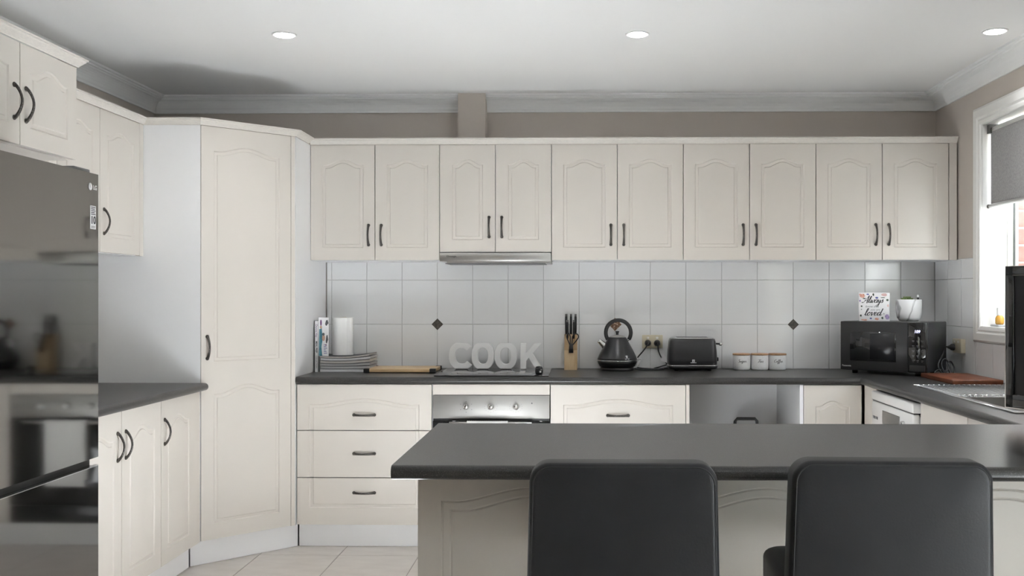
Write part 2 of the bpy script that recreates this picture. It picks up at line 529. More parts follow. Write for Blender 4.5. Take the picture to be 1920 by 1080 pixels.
for i in range(len(ys) - 1):
    b0, b1 = ys[i + 1], ys[i]
    if b0 >= 5.08:
        for (z0, z1) in rows:
            vtile(wall_right, 'right', max(b0, 5.118), b1, z0, z1)
    if b0 < 5.118 and b1 > 2.7:
        vtile(wall_right, 'right', b0, min(b1, 5.118) if b0 < 5.08 else 5.118, TOP, 1.050)
def diamond(x, z, s, material):
    h = s / 2
    mb = MB().prism([(x - h, z), (x, z - h), (x + h, z), (x, z + h)], 'y', YB - 0.0115, YB - 0.002)
    o = mb.build('diamond_tile', material, wall_back)
    return o
diamond(-0.808, 1.120, 0.066, 'tile_diamond')
diamond(1.197, 1.120, 0.062, 'tile_diamond')
diamond(0.196, 1.120, 0.075, 'diamond_brown')

# ------------------------------------------------------------------ sink window
win = struct(MB().box(XR + 0.118, XR + 0.165, WY0, WY0 + 0.045, WZ0, WZ1)
             .box(XR + 0.118, XR + 0.165, WY1 - 0.012, WY1, WZ0, WZ1)
             .box(XR + 0.118, XR + 0.165, WY0 + 0.045, WY1 - 0.012, WZ0, WZ0 + 0.04)
             .box(XR + 0.118, XR + 0.165, WY0 + 0.045, WY1 - 0.012, WZ1 - 0.04, WZ1).build('window_1', 'window_frame'),
             'cream framed window with white architrave beside the sink', 'window')
MB().box(XR + 0.14, XR + 0.145, WY0 + 0.04, WY1 - 0.012, WZ0 + 0.035, WZ1 - 0.035).build('pane', 'glass_pane', win)
MB().box(XR + 0.130, XR + 0.155, 4.42, 4.46, WZ0 + 0.04, WZ1 - 0.04).build('mullion', 'window_frame', win)
MB().box(XR + 0.146, XR + 0.153, WY1 - 0.020, WY1 - 0.011, WZ0 + 0.03, WZ1 - 0.03).build('rubber_seal', 'black_gap', win)
# reveal lining
MB().box(XR, XR + 0.118, WY1 - 0.002, WY1 + 0.006, WZ0, WZ1).box(XR, XR + 0.118, WY0 - 0.006, WY0 + 0.002, WZ0, WZ1) \
    .box(XR, XR + 0.118, WY0, WY1, WZ1 - 0.002, WZ1 + 0.006).build('reveal', 'trim_white', win)
MB().box(XR - 0.012, XR + 0.118, WY0, WY1, WZ0 - 0.012, WZ0 + 0.002).build('window_sill', 'trim_white', win)
def architrave(y0, y1, z0, z1):
    w = 0.088
    prof = [(0, 0), (0, 0.012), (0.012, 0.018), (0.05, 0.018), (0.060, 0.012), (0.070, 0.016), (0.084, 0.014), (w, 0.008), (w, 0)]
    # closed mitred frame: ring of corners offset outwards
    mb = MB()
    vs, fs = [], []
    n = len(prof)
    for (sy, sz, cy, cz) in ((-1, -1, y0, z0), (1, -1, y1, z0), (1, 1, y1, z1), (-1, 1, y0, z1)):
        for (o, h) in prof:
            oo = w - o
            vs.append((XR - h, cy + sy * oo, cz + sz * (oo if sz > 0 else oo * 0.88)))
    for i in range(4):
        j = (i + 1) % 4
        for k in range(n - 1):
            fs.append((i * n + k, i * n + k + 1, j * n + k + 1, j * n + k))
    return mb.add(vs, fs)
architrave(WY0, WY1, WZ0, WZ1).build('architrave', 'trim_white', win)

# brick outer leaf by the window jamb
outer = struct(MB().box(XR + 0.175, XR + 0.30, WY1 + 0.018, 6.2, -0.14, 2.9)
               .box(XR + 0.175, XR + 0.30, 2.2, WY0 - 0.02, -0.14, 2.9)
               .box(XR + 0.175, XR + 0.30, WY0 - 0.02, WY1 + 0.018, -0.14, WZ0 - 0.02)
               .box(XR + 0.175, XR + 0.30, WY0 - 0.02, WY1 + 0.018, WZ1 + 0.06, 2.9).build('wall_outer', 'mortar'),
               'red brick outer leaf of the wall outside the window', 'brick wall')
brick_end = slab_mesh('brick', 0.112, 0.076, 0.006, 'brick', 0.003)
k = 0
z = WZ0 - 0.02
while z < WZ1 + 0.02:
    o = place('brick', brick_end, outer, (XR + 0.174, WY1 + 0.019, z))
    o.rotation_euler = (PI / 2, 0, 0)
    z += 0.086
# window jamb bead in view between glass and brick
MB().box(XR + 0.165, XR + 0.172, WY1 - 0.008, WY1 + 0.018, WZ0, WZ1).build('outer_bead', 'trim_white', win)

# roller blind
bl = thing('roller_blind', 'grey woven roller blind pulled part way down the window', 'blind', (2.03, 4.2, 1.728))
MB().box(-0.001, 0.001, -0.33, 0.813, 0.0, 0.37).build('fabric', 'blind_fabric', bl)
MB().tube([(0.012, -0.33, 0.372), (0.012, 0.80, 0.372)], 0.016, 12).build('roller_tube', 'trim_white', bl)
MB().tube([(-0.006, -0.33, -0.004), (-0.006, 0.817, -0.004)], 0.010, 10).build('bottom_bar', 'steel', bl)
MB().tube([(-0.006, 0.816, -0.004), (-0.006, 0.826, -0.004)], 0.011, 10).build('end_cap', 'pewter', bl)
MB().box(-0.012, 0.03, 0.800, 0.833, 0.355, 0.398).build('bracket', 'pewter', bl)

# unseen fence, added to block low sun through the sink window
struct(MB().box(3.30, 3.34, 2.7, 7.5, -0.14, 2.02).build('sun_block_fence', 'sun_block_timber'), 'unseen timber fence added to block low sun at the sink window', 'fence')
# unseen sliding doors, added to bring in light from the right
def glazing(name, x0, x1, y0, y1, z1, n, label, z0=0.0, cat='door'):
    mb = MB()
    w = 0.05
    mb.box(x0, x1, y0, y0 + w, z0, z1).box(x0, x1, y1 - w, y1, z0, z1).box(x0, x1, y0 + w, y1 - w, z1 - w, z1).box(x0, x1, y0 + w, y1 - w, z0, z0 + 0.04)
    for i in range(1, n):
        y = y0 + (y1 - y0) * i / n
        mb.box(x0, x1, y - w / 2, y + w / 2, z0 + 0.04, z1 - w)
    o = struct(mb.build(name, 'window_frame'), label, cat)
    xm = (x0 + x1) / 2
    for i in range(n):
        a, b_ = y0 + (y1 - y0) * i / n + 0.045, y0 + (y1 - y0) * (i + 1) / n - 0.045
        MB().box(xm - 0.003, xm + 0.003, a, b_, z0 + 0.03, z1 - 0.03).build('pane', 'glass_pane', o)
    return o
glazing('added_door_1', XR + 0.03, XR + 0.09, RW[0], RW[1], RW[3], 2, 'unseen glass sliding door added for side light by the stools')
struct(MB().box(XR + 0.31, XR + 3.6, -2.0, 3.2, 2.32, 2.40).build('sun_block_roof', 'trim_white'), 'unseen flat roof added to block sun at the glass sliding door', 'roof')  # roof slab out of view, added to keep direct sun off the door

# ------------------------------------------------------------------ downlights
def downlight(x, y, label):
    t = thing('downlight', label, 'downlight', (x, y, ZC), 0, 'recessed ceiling downlights')
    MB().lathe([(0.040, -0.001), (0.042, -0.004), (0.050, -0.005), (0.053, -0.003), (0.053, 0.0)], 32).build('trim_ring', 'white_paint', t)
    MB().lathe([(0.0005, -0.0062), (0.040, -0.0062), (0.041, -0.002)], 32).build('lens', 'lamp', t)
    ld = bpy.data.lights.new('downlight_lamp', 'SPOT')
    ld.energy = 8.5; ld.spot_size = math.radians(150); ld.spot_blend = 1.0; ld.shadow_soft_size = 0.04; ld.color = (0.98, 0.99, 1.0)
    lo = bpy.data.objects.new('downlight_lamp', ld)
    COL.objects.link(lo); lo.parent = t; lo.location = (0, 0, -0.02)
downlight(-1.277, 4.318, 'round recessed downlight in the ceiling before the pantry')
downlight(0.246, 4.335, 'round recessed downlight in the ceiling before the flue box')
downlight(1.765, 4.318, 'round recessed downlight in the ceiling near the sink window')

# ------------------------------------------------------------------ routed cabinet doors
TH = 0.018
door_cache = {}
def arch_bump(u):
    # 0 at the shoulders, 1 in the middle, ogee in between (u from -1 to 1)
    u = abs(u) / 0.86
    return 0.0 if u >= 1 else (0.5 + 0.5 * math.cos(PI * u)) ** 0.85
def zone(mb, x0, x1, z0, z1, ml=0.06, mb_=0.065, mt=0.105, rise=0.028, top=True, bottom=True, double=False):
    nt = 24
    steps = [(0.0, 0.0), (0.0045, 0.0045), (0.017, 0.0035), (0.0205, 0.0002)]
    if double:
        steps = [(0.0, 0.0), (0.003, 0.0022), (0.007, 0.0003), (0.023, 0.0003), (0.027, 0.0022), (0.031, 0.0)]
    def ring(d, y):
        xa, xb = x0 + ml + d, x1 - ml - d
        za = z0 + (mb_ + d if bottom else 0)
        pts = [(xa, y, za), (xb, y, za)]
        for i in range(nt + 1):
            x = xb + (xa - xb) * i / nt
            zz = z1 - mt - d + rise * arch_bump((x - (x0 + x1) / 2) / ((xb - xa) / 2)) if top else z1
            pts.append((x, y, zz))
        return pts
    r0 = [(x0, 0, z0), (x1, 0, z0)] + [(x1 + (x0 - x1) * i / nt, 0, z1) for i in range(nt + 1)]
    rings = [r0] + [ring(d, y) for (d, y) in steps]
    n = len(r0)
    vs = [p for r in rings for p in r]
    fs = []
    for i in range(len(rings) - 1):
        for k in range(n):
            j = (k + 1) % n
            fs.append((i * n + k, i * n + j, (i + 1) * n + j, (i + 1) * n + k))
    fs.append([(len(rings) - 1) * n + k for k in range(n)])
    mb.add(vs, fs)
def slab(mb, w, h):
    mb.add([(0, 0, 0), (w, 0, 0), (w, 0, h), (0, 0, h), (0, TH, 0), (w, TH, 0), (w, TH, h), (0, TH, h)],
           [(4, 5, 6, 7), (0, 1, 5, 4), (2, 3, 7, 6), (0, 4, 7, 3), (1, 2, 6, 5)])
def door_mesh(w, h, zones=None, material='cream', **kw):
    key = (round(w, 4), round(h, 4), str(zones), material, str(kw))
    if key not in door_cache:
        mb = MB()
        slab(mb, w, h)
        if zones is None:
            zone(mb, 0, w, 0, h, **kw)
        elif zones == 'flat':
            mb.add([(0, 0, 0), (w, 0, 0), (w, 0, h), (0, 0, h)], [(0, 1, 2, 3)])
        else:
            for (za, zb, zkw) in zones:
                zone(mb, 0, w, za, zb, **zkw)
        door_cache[key] = mb.mesh('door', material)
    return door_cache[key]

def handle_mesh():
    mb = MB()
    pts, rs = [], []
    for i in range(13):
        t = -1 + 2 * i / 12
        pts.append((0, -0.002 - 0.025 * math.cos(t * PI / 2) ** 0.8 if abs(t) < 1 else -0.002, 0.054 * t))
        rs.append(0.0050 + 0.0022 * abs(t) ** 2)
    mb.tube(pts, rs, 8, flat=0.8, up=(1, 0, 0))
    for s in (-1, 1):
        mb.lathe([(0.0085, 0), (0.0085, 0.003), (0.006, 0.005)], 10)
        n = 30
        mb.v[-n:] = [(p[0], -p[2], p[1] * 1.0 + s * 0.052) for p in mb.v[-n:]]
    return mb.mesh('handle', 'pewter')
HANDLE = handle_mesh()
def handle(door, x, z, vertical=True):
    o = place('handle', HANDLE, door, (x, 0, z))
    if not vertical:
        o.rotation_euler = (0, PI / 2, 0)
    return o

GAP = 0.0020
def add_door(par, x0, x1, z0, z1, hx=None, hz=None, vert=True, name='door', **kw):
    me = door_mesh(x1 - x0 - 2 * GAP, z1 - z0 - 2 * GAP, **kw)
    o = place(name, me, par, (x0 + GAP, 0, z0 + GAP))
    if hx is not None:
        handle(o, hx - x0 - GAP, hz - z0 - GAP, vert)
    return o

# crown moulding profile (out, z) above a door top at z = ZT
ZT = 2.087
def crown_prof(z):
    return [(0, z), (0.004, z), (0.006, z + 0.004), (0.021, z + 0.019), (0.023, z + 0.024), (0.029, z + 0.026), (0.029, z + 0.031), (0, z + 0.031)]

# ---------------- overhead cabinets on the back wall
def overhead(x0, x1, z0, label, edge=0.0, kw=None):
    t = thing('overhead_cabinet', label, 'cabinet', (x0, YU, z0), 0, 'cream overhead cabinets on the back wall')
    w = x1 - x0
    h = ZT - z0
    MB().box(0.0006, w - 0.0006, TH + 0.014, YB - TT - 0.003 - YU, 0, h).build('carcass', 'melamine', t)
    dw = w - edge
    c = dw / 2
    hz = 0.135 if z0 < 1.49 else 0.135
    add_door(t, 0, c, 0, h, c - 0.034, hz, **(kw or {}))
    add_door(t, c, dw, 0, h, c + 0.034, hz, **(kw or {}))
    if edge:
        MB().box(dw + GAP, w, 0.0, TH, 0, h).build('end_panel', 'cream', t)
    return t
ub = [-1.441, -0.750, -0.153, 0.546, 1.247, 1.987]
overhead(ub[0], ub[1], 1.470, 'cream two-door overhead cabinet beside the tall corner pantry')
overhead(ub[1], ub[2], 1.512, 'shorter cream two-door overhead cabinet directly above the range hood', kw=dict(ml=0.065))
overhead(ub[2], ub[3], 1.470, 'cream two-door overhead cabinet above the knife block and kettle')
overhead(ub[3], ub[4], 1.470, 'cream two-door overhead cabinet above toaster and three canisters')
overhead(ub[4], ub[5], 1.470, 'cream two-door overhead cabinet above the microwave, ending at the window wall', edge=0.042)
tag(sweep([(-1.4405, YU), (ub[5] + 0.0, YU)], crown_prof(ZT + 0.0005), side=-1).build('cabinet_crown', 'crown_cream'),
    'long cream crown moulding over the back wall overhead cabinets', 'moulding')
# top boards behind the crown
# ---------------- range hood
t = thing('range_hood', 'slim stainless slide-out range hood under the short cabinet', 'range hood', (-0.750, YU - 0.012, 1.455))
MB().rbox(0.002, 0.595, 0.0, 0.018, 0.010, 0.054, 0.002).build('front_rail', 'steel', t)
MB().box(0.004, 0.593, 0.018, 0.30, 0.016, 0.055).build('body', 'steel', t)
MB().box(0.040, 0.594, 0.008, 0.28, 0.0, 0.0105).build('filter_tray', 'steel', t)
MB().box(0.03, 0.564, 0.0145, 0.26, -0.003, 0.0005).build('grease_filter', 'grey_side', t)
text('badge', 'Omega', 0.014, 'ink', t, (0.065, -0.0004, 0.036), sx=1.3)

# ---------------- corner pantry
PLX, PLY = -1.790, 4.712
PRX, PRY = -1.441, 5.068
pan = thing('corner_pantry', 'tall cream corner pantry with one angled arched-panel door', 'pantry', (PLX, PLY, 0))
def L(p):
    return (p[0] - PLX, p[1] - PLY)
ang = math.atan2(PRY - PLY, PRX - PLX)
dl = math.hypot(PRY - PLY, PRX - PLX)
body = [(XL + 0.004, PLY), (PLX, PLY), (PRX, PRY), (PRX, YB - TT - 0.004), (XL + 0.004, YB - 0.004)]
# body set back behind the door plane
nx, ny = math.sin(ang), -math.cos(ang)
MB().prism([L((XL + 0.004, PLY + 0.0005)), L((PLX - 0.0005, PLY + 0.0005)), L((PLX - nx * 0.02, PLY + 0.02 + 0.006)), L((PRX - 0.026, PRY - ny * 0.02 - 0.0)), L((PRX - 0.0005, PRY + 0.004)), L((PRX - 0.0005, YB - TT - 0.004)), L((XL + 0.004, YB - 0.004))],
           'z', 0.118, ZT).build('carcass', 'melamine', pan)
H = ZT - 0.121
st = 0.012
pd = place('door', door_mesh(dl - 0.030, H - 0.003, zones=[(0, 0.775, dict(ml=0.062, mb_=0.075, mt=0.085, rise=0.040)), (0.775, H - 0.003, dict(ml=0.062, mb_=0.070, mt=0.115, rise=0.030))]), pan)
pd.rotation_euler = (0, 0, ang)
pd.location = (math.cos(ang) * 0.003 + nx * 0.0, math.sin(ang) * 0.003 + ny * 0.0, 0.1225)
handle(pd, 0.030, 0.918 - 0.005)
sp = MB().box(dl - 0.024, dl - 0.002, 0.001, 0.02, 0.1195, ZT).build('stile', 'cream', pan)
sp.rotation_euler = (0, 0, ang)
off = 0.045
kb = MB().box(-0.03, dl + 0.038, off, off + 0.016, 0.001, 0.1185).build('kickboard', 'melamine', pan)
kb.rotation_euler = (0, 0, ang)
cr = crown_prof(ZT + 0.0005)
tag(sweep([(XLU, PLY), (PLX, PLY), (PRX, PRY), (PRX, YU - 0.040)], cr, side=-1).build('cabinet_crown', 'crown_cream'),
    'cream crown moulding wrapping the top of the corner pantry', 'moulding')

# ---------------- base cabinets on the back wall
ZB0, ZB1 = 0.120, 0.8335
t = thing('drawer_cabinet', 'cream bank of three drawers between pantry and oven', 'cabinet', (-1.4385, YD, 0))
w = -0.748 + 1.4385
MB().box(0.0, w, TH + 0.014, YB - 0.01 - YD, ZB0, TOP - 0.036).build('carcass', 'melamine', t)
MB().box(0.0, w, 0.052, 0.068, 0.001, ZB0 - 0.001).build('kickboard', 'melamine', t)
dz = [ZB0, 0.360, 0.599, ZB1]
dk = dict(ml=0.062, mt=0.100, rise=0.030, mb_=0.085)
hx = 0.345
add_door(t, 0.002, w - 0.002, dz[0], dz[1], hx, 0.284, False, 'drawer', top=False, **dk)
add_door(t, 0.002, w - 0.002, dz[1], dz[2], hx, 0.482, False, 'drawer', top=False, bottom=False, **dk)
add_door(t, 0.002, w - 0.002, dz[2], dz[3], hx, 0.678, False, 'drawer', bottom=False, **dk)

# oven
t = thing('oven', 'built-in stainless oven with three knobs and black glass door', 'oven', (-0.746, YD, 0))
w = 0.593
MB().box(0.004, w - 0.004, 0.012, 0.56, ZB0, 0.776).build('body', 'grey_side', t)
MB().rbox(0.0015, w - 0.0015, -0.004, 0.012, 0.661, 0.778, 0.0015).build('control_panel', 'oven_steel', t)
MB().rbox(0.0015, w - 0.0015, -0.006, 0.012, 0.215, 0.650, 0.003).build('door_glass', 'black_glass', t)
MB().box(0.003, w - 0.003, 0.002, 0.012, 0.650, 0.661).build('vent_gap', 'black_gap', t)
MB().rbox(0.0015, w - 0.0015, -0.004, 0.012, 0.125, 0.212, 0.003).build('lower_panel', 'black_plastic', t)
hn = MB().tube([(0.09, -0.045, 0.641), (0.503, -0.045, 0.641)], 0.009, 12)
for x in (0.11, 0.483):
    hn.tube([(x, -0.006, 0.641), (x, -0.045, 0.641)], 0.007, 8)
hn.build('door_handle', 'steel_bright', t)
for x in (0.170, 0.295, 0.421):
    kn = MB().lathe([(0.016, 0.0), (0.0165, 0.004), (0.0145, 0.006), (0.0135, 0.022), (0.0115, 0.025), (0.0005, 0.0252)], 24)
    kn.v = [(p[0] + x, -0.004 - p[2], p[1] + 0.722) for p in kn.v]
    ko = kn.build('knob', 'chrome', t)
    MB().box(x - 0.0025, x + 0.0025, -0.0335, -0.028, 0.714, 0.736).build('pointer', 'chrome', ko)
    mk = MB()
    nn = 6 if x < 0.2 else 11
    for i in range(nn):
        a = math.radians(-210 + 240 * i / (nn - 1)) if nn > 6 else math.radians(-90 + 360 * i / 6)
        s = 0.0020 if nn == 6 else 0.0012
        cx_, cz_ = x + 0.032 * math.cos(a), 0.720 + 0.027 * math.sin(a)
        mk.box(cx_ - s, cx_ + s, -0.0046, -0.0038, cz_ - s, cz_ + s)
    mk.build('dial_marks', 'ink_grey', ko)['kind'] = 'stuff'
MB().lathe([(0.0035, 0), (0.0035, 0.001)], 10).xf(Matrix.Translation((0.502, -0.004, 0.739)) @ Matrix.Rotation(PI / 2, 4, 'X')).build('indicator_lamp', 'ink_grey', t)
MB().box(0, w, 0.052, 0.068, 0.001, ZB0 - 0.001).build('kickboard', 'melamine', t)
tag(MB().box(-0.7445, -0.1545, YD + 0.001, YD + 0.019, 0.781, 0.8325).build('filler_panel', 'cream'),
    'narrow plain cream filler panel between cooktop bench and oven', 'panel')
# towel over the oven handle
tw = MB()
n = 44
pr = [(-0.0555, 0.32), (-0.0570, 0.58), (-0.0570, 0.641), (-0.053, 0.650), (-0.045, 0.6525), (-0.037, 0.650), (-0.033, 0.641), (-0.032, 0.58), (-0.030, 0.35)]
vs, fs = [], []
for i in range(n + 1):
    x = 0.178 + 0.205 * i / n
    rp_ = 0.0022 * (i % 2)
    for (y, z) in pr:
        vs.append((x, y - (rp_ if y < -0.045 else -rp_ * 0.3), z + (rp_ if z > 0.643 else 0)))
m_ = len(pr)
for i in range(n):
    for k in range(m_ - 1):
        fs.append((i * m_ + k, i * m_ + k + 1, (i + 1) * m_ + k + 1, (i + 1) * m_ + k))
to = tw.add(vs, fs, True).build('tea_towel', 'towel', None, (-0.746, YD, 0))
sm_ = to.modifiers.new('thickness', 'SOLIDIFY'); sm_.thickness = 0.002; sm_.offset = 0
tag(to, 'white ribbed tea towel hung over the oven door handle', 'towel')

# cabinet right of oven
t = thing('drawer_cabinet', 'cream cabinet with one arched drawer beside the oven', 'cabinet', (-0.151, YD, 0))
w = 0.549 + 0.151
MB().box(0.0, w, TH + 0.014, YB - 0.01 - YD, ZB0, TOP - 0.036).build('carcass', 'melamine', t)
MB().box(w - 0.0165, w, 0.0, TH + 0.002, ZB0, ZB1).build('end_panel', 'cream', t)
MB().box(0.0, w, 0.052, 0.068, 0.001, ZB0 - 0.001).build('kickboard', 'melamine', t)
dw = w - 0.018
add_door(t, 0.001, dw, 0.599, ZB1, dw / 2, 0.678, False, 'drawer', bottom=False, **dk)
add_door(t, 0.001, dw / 2, ZB0, 0.599, dw / 2 - 0.035, 0.50, top=False, ml=0.06)
add_door(t, dw / 2, dw, ZB0, 0.599, dw / 2 + 0.035, 0.50, top=False, ml=0.06)

# empty appliance space and corner cabinet
t = thing('corner_cabinet', 'cream corner base cabinet with one narrow arched door beside the empty space', 'cabinet', (1.102, YD, 0))
w = 0.312
MB().box(0.018, w + 0.004, TH + 0.002, 0.59, ZB0, TOP - 0.036).build('carcass', 'melamine', t)
MB().box(0.0, 0.0175, 0.0, 0.60, 0.001, TOP - 0.036).build('side_panel', 'melamine', t)
MB().box(-0.551, -0.0015, 0.585, 0.60, 0.001, TOP - 0.036).build('back_panel', 'melamine', t)
add_door(t, 0.0185, w - 0.002, ZB0, ZB1, None, None, ml=0.058)
MB().box(0.018, w + 0.03, 0.052, 0.068, 0.001, ZB0 - 0.001).build('kickboard', 'melamine', t)
# bin with a bail handle in the empty space
t = thing('waste_bin', 'dark bin with a square black carry handle in the appliance space', 'bin', (0.858, 5.33, 0))
bm_ = MB()
prof = [(0.105, 0.0), (0.13, 0.55), (0.136, 0.555), (0.136, 0.575), (0.125, 0.575), (0.120, 0.55), (0.095, 0.02)]
bm_.lathe([(r * 1.1, z) for r, z in prof], 4, a0=PI / 4, smooth=False).build('bucket', 'grey_side', t)
MB().tube([(-0.062, -0.105, 0.560), (-0.056, -0.105, 0.632), (-0.046, -0.105, 0.645), (0.046, -0.105, 0.645), (0.056, -0.105, 0.632), (0.062, -0.105, 0.560)], 0.0085, 8).build('carry_handle', 'black_plastic', t)

# ---------------- sink-side base run (faces -X): local x -> -Y, local y -> +X
t = thing('sink_cabinet', 'cream base cabinet under the sink beyond the dishwasher', 'cabinet', (XRD, 4.243, 0), -PI / 2)
w = 4.243 - PB + 0.02
MB().box(0.0, w, TH + 0.002, XR - 0.012 - XRD, ZB0, 0.66).build('carcass', 'melamine', t)
MB().box(0.0, w, 0.052, 0.068, 0.001, ZB0 - 0.001).build('kickboard', 'melamine', t)
add_door(t, 0.0, w / 2, ZB0, ZB1, w / 2 - 0.035, 0.72, ml=0.062)
add_door(t, w / 2, w, ZB0, ZB1, w / 2 + 0.035, 0.72, ml=0.062)
t = tag(MB().box(XRD, XRD + 0.018, 4.858, YD - 0.003, ZB0, ZB1).build('filler_panel', 'cream'),
        'plain cream corner filler panel beside the white dishwasher', 'panel')
# dishwasher
t = thing('dishwasher', 'white freestanding dishwasher with curved control panel under the bench', 'dishwasher', (XRC - 0.006, 4.850, 0), -PI / 2)
w = 0.600
MB().box(0.002, w - 0.002, 0.034, 0.56, 0.03, 0.770).build('body', 'white_gloss', t)
MB().rbox(0.0, w, 0.0, 0.565, 0.785, 0.828, 0.008, 3).build('top_panel', 'white_gloss', t)
MB().rbox(0.0, w, 0.002, 0.034, 0.635, 0.782, 0.010, 3).build('control_panel', 'white_gloss', t)
MB().rbox(0.0, w, 0.004, 0.034, 0.10, 0.632, 0.008, 3).build('door', 'white_gloss', t)
MB().box(0.004, w - 0.004, 0.006, 0.035, 0.7815, 0.7856).build('seam', 'black_gap', t)
MB().rbox(0.175, 0.425, -0.001, 0.004, 0.690, 0.752, 0.002).build('handle_recess', 'oven_steel', t)
for (x, r) in ((0.478, 0.028), (0.535, 0.012)):
    kn = MB().lathe([(r, 0.0), (r, 0.010), (r * 0.8, 0.014), (0.0005, 0.0142)], 24)
    kn.v = [(p[0] + x, 0.003 - p[2], p[1] + 0.712) for p in kn.v]
    kn.build('dial', 'steel_bright', t)
for x in (0.03, 0.07):
    MB().box(x, x + 0.028, 0.0, 0.004, 0.700, 0.712).build('button', 'ink_grey', t)
for (x, y) in ((0.05, 0.08), (0.55, 0.08), (0.05, 0.50), (0.55, 0.50)):
    MB().lathe([(0.018, 0.0), (0.018, 0.032)], 12, (x, y, 0)).build('foot', 'black_plastic', t)

# ---------------- benchtop: back, sink side and peninsula
bt = thing('benchtop', 'black laminate benchtop with rounded edges round the U-shaped kitchen', 'benchtop', (0, 0, TOP - 0.035))
def bull(front, back, h=0.035, sgn=1, n=10, both=False):
    # cross-section from front (rounded) to back; coordinates along depth
    r = h / 2
    pts = []
    for i in range(n + 1):
        a = PI / 2 + PI * i / n
        pts.append((front + sgn * (r + r * math.cos(a)), r + r * math.sin(a)))
    if both:
        for i in range(n + 1):
            a = -PI / 2 + PI * i / n
            pts.append((back - sgn * (r - r * math.cos(a)), r + r * math.sin(a)))
    else:
        pts += [(back, 0), (back, h)]
    return pts
MB().prism(bull(YC, YB - 0.001), 'x', -1.4405, lambda p: XRC + (p[0] - YC)).build('back_section', 'benchtop', bt)
SX0, SX1, SY0, SY1 = 1.545, 1.885, 3.60, 4.075        # sink bowl hole
sec = bull(XRC, XR - 0.001)
mb = MB()
mb.prism(sec, 'y', SY1, lambda p: YC + (p[0] - XRC))
mb.prism(sec, 'y', PB, SY0)
mb.prism(bull(XRC, SX0), 'y', SY0, SY1)
mb.box(SX1, XR - 0.001, SY0, SY1, 0, 0.035)
mb.build('sink_section', 'benchtop', bt)
mb = MB()
h = 0.035
mb.prism(bull(PF, PB), 'x', PL, XR - 0.001)
mb.build('peninsula_section', 'benchtop', bt)

# left bench (between fridge and pantry)
lb = thing('benchtop', 'short black laminate benchtop between the fridge and the pantry', 'benchtop', (0, 0, TOP - 0.035))
MB().prism(bull(-1.752, XL + 0.002, sgn=-1), 'y', 3.215, PLY - 0.0015).build('laminate_slab', 'benchtop', lb)

# ---------------- left base cabinets (face +X): local x -> +Y, local y -> -X
def leftbase(y0, y1, doors, label, z1=ZB1):
    t = thing('base_cabinet', label, 'cabinet', (XLD, y0, 0), PI / 2, 'cream base cabinets on the fridge wall')
    w = y1 - y0
    MB().box(0.0, w, TH + 0.014, XLD - XL - 0.004, ZB0, TOP - 0.036).build('carcass', 'melamine', t)
    MB().box(0.0, w, 0.055, 0.070, 0.001, ZB0 - 0.001).build('kickboard', 'melamine', t)
    for (a, b_, hx) in doors:
        add_door(t, a, b_, ZB0, ZB1, hx, 0.695, ml=0.060, mt=0.110, rise=0.034)
    return t
leftbase(3.525, 4.265, [(0, 0.370, 0.335), (0.370, 0.740, 0.405)], 'cream two-door base cabinet next to the fridge')
leftbase(4.2655, 4.709, [(0, 0.372, 0.035)], 'cream single-door base cabinet next to the pantry')
# stile at the end of that run
MB().box(0.374, 0.4425, 0.002, TH + 0.002, ZB0, ZB1).build('stile', 'cream', bpy.data.objects['base_cabinet.001'])

# ---------------- left overhead cabinets
t = thing('overhead_cabinet', 'cream overhead cabinet on the fridge wall beside the pantry', 'cabinet', (XLU, 3.555, 1.468), PI / 2)
w = 4.6680 - 3.555
MB().box(0.0, w + 0.041, TH + 0.014, XLU - XL - 0.004, 0, ZT - 1.468).build('carcass', 'melamine', t)
dd = [w - 1.11, w - 0.745, w - 0.390, w]
hL = ZT - 1.468
add_door(t, dd[2], dd[3], 0, hL, dd[2] + 0.036, 0.135)
add_door(t, dd[1], dd[2], 0, hL, dd[1] + 0.036, 0.135)
add_door(t, dd[0], dd[1], 0, hL, dd[1] - 0.036, 0.135)
MB().box(w + 0.002, w + 0.041, 0.0005, TH + 0.002, 0, hL).build('end_panel', 'cream', t)
tag(sweep([(XLU, 3.552), (XLU, PLY - 0.002)], crown_prof(ZT + 0.0005), side=-1).build('cabinet_crown', 'crown_cream'),
    'cream crown moulding over the fridge wall overhead cabinet', 'moulding')

# cabinet over the fridge
t = thing('overhead_cabinet', 'deep cream overhead cabinet above the fridge', 'cabinet', (XLD, 2.455, 1.762), PI / 2)
w = 3.545 - 2.455
MB().box(0.0, w, TH + 0.014, XLD - XL - 0.004, 0, 2.092 - 1.762).build('carcass', 'cream', t)
for i in range(3):
    a = w - 0.363 * (3 - i)
    hx = a + 0.034 if i != 1 else a + 0.363 - 0.034
    add_door(t, max(a, 0), a + 0.363, 0, 2.092 - 1.762, hx, 0.135, mt=0.085, rise=0.030, mb_=0.06, ml=0.06)
tag(sweep([(XLD, 2.45), (XLD, 3.547), (XL + 0.01, 3.547)], crown_prof(2.0925), side=-1).build('cabinet_crown', 'crown_cream'),
    'cream crown moulding over the deep cabinet above the fridge', 'moulding')

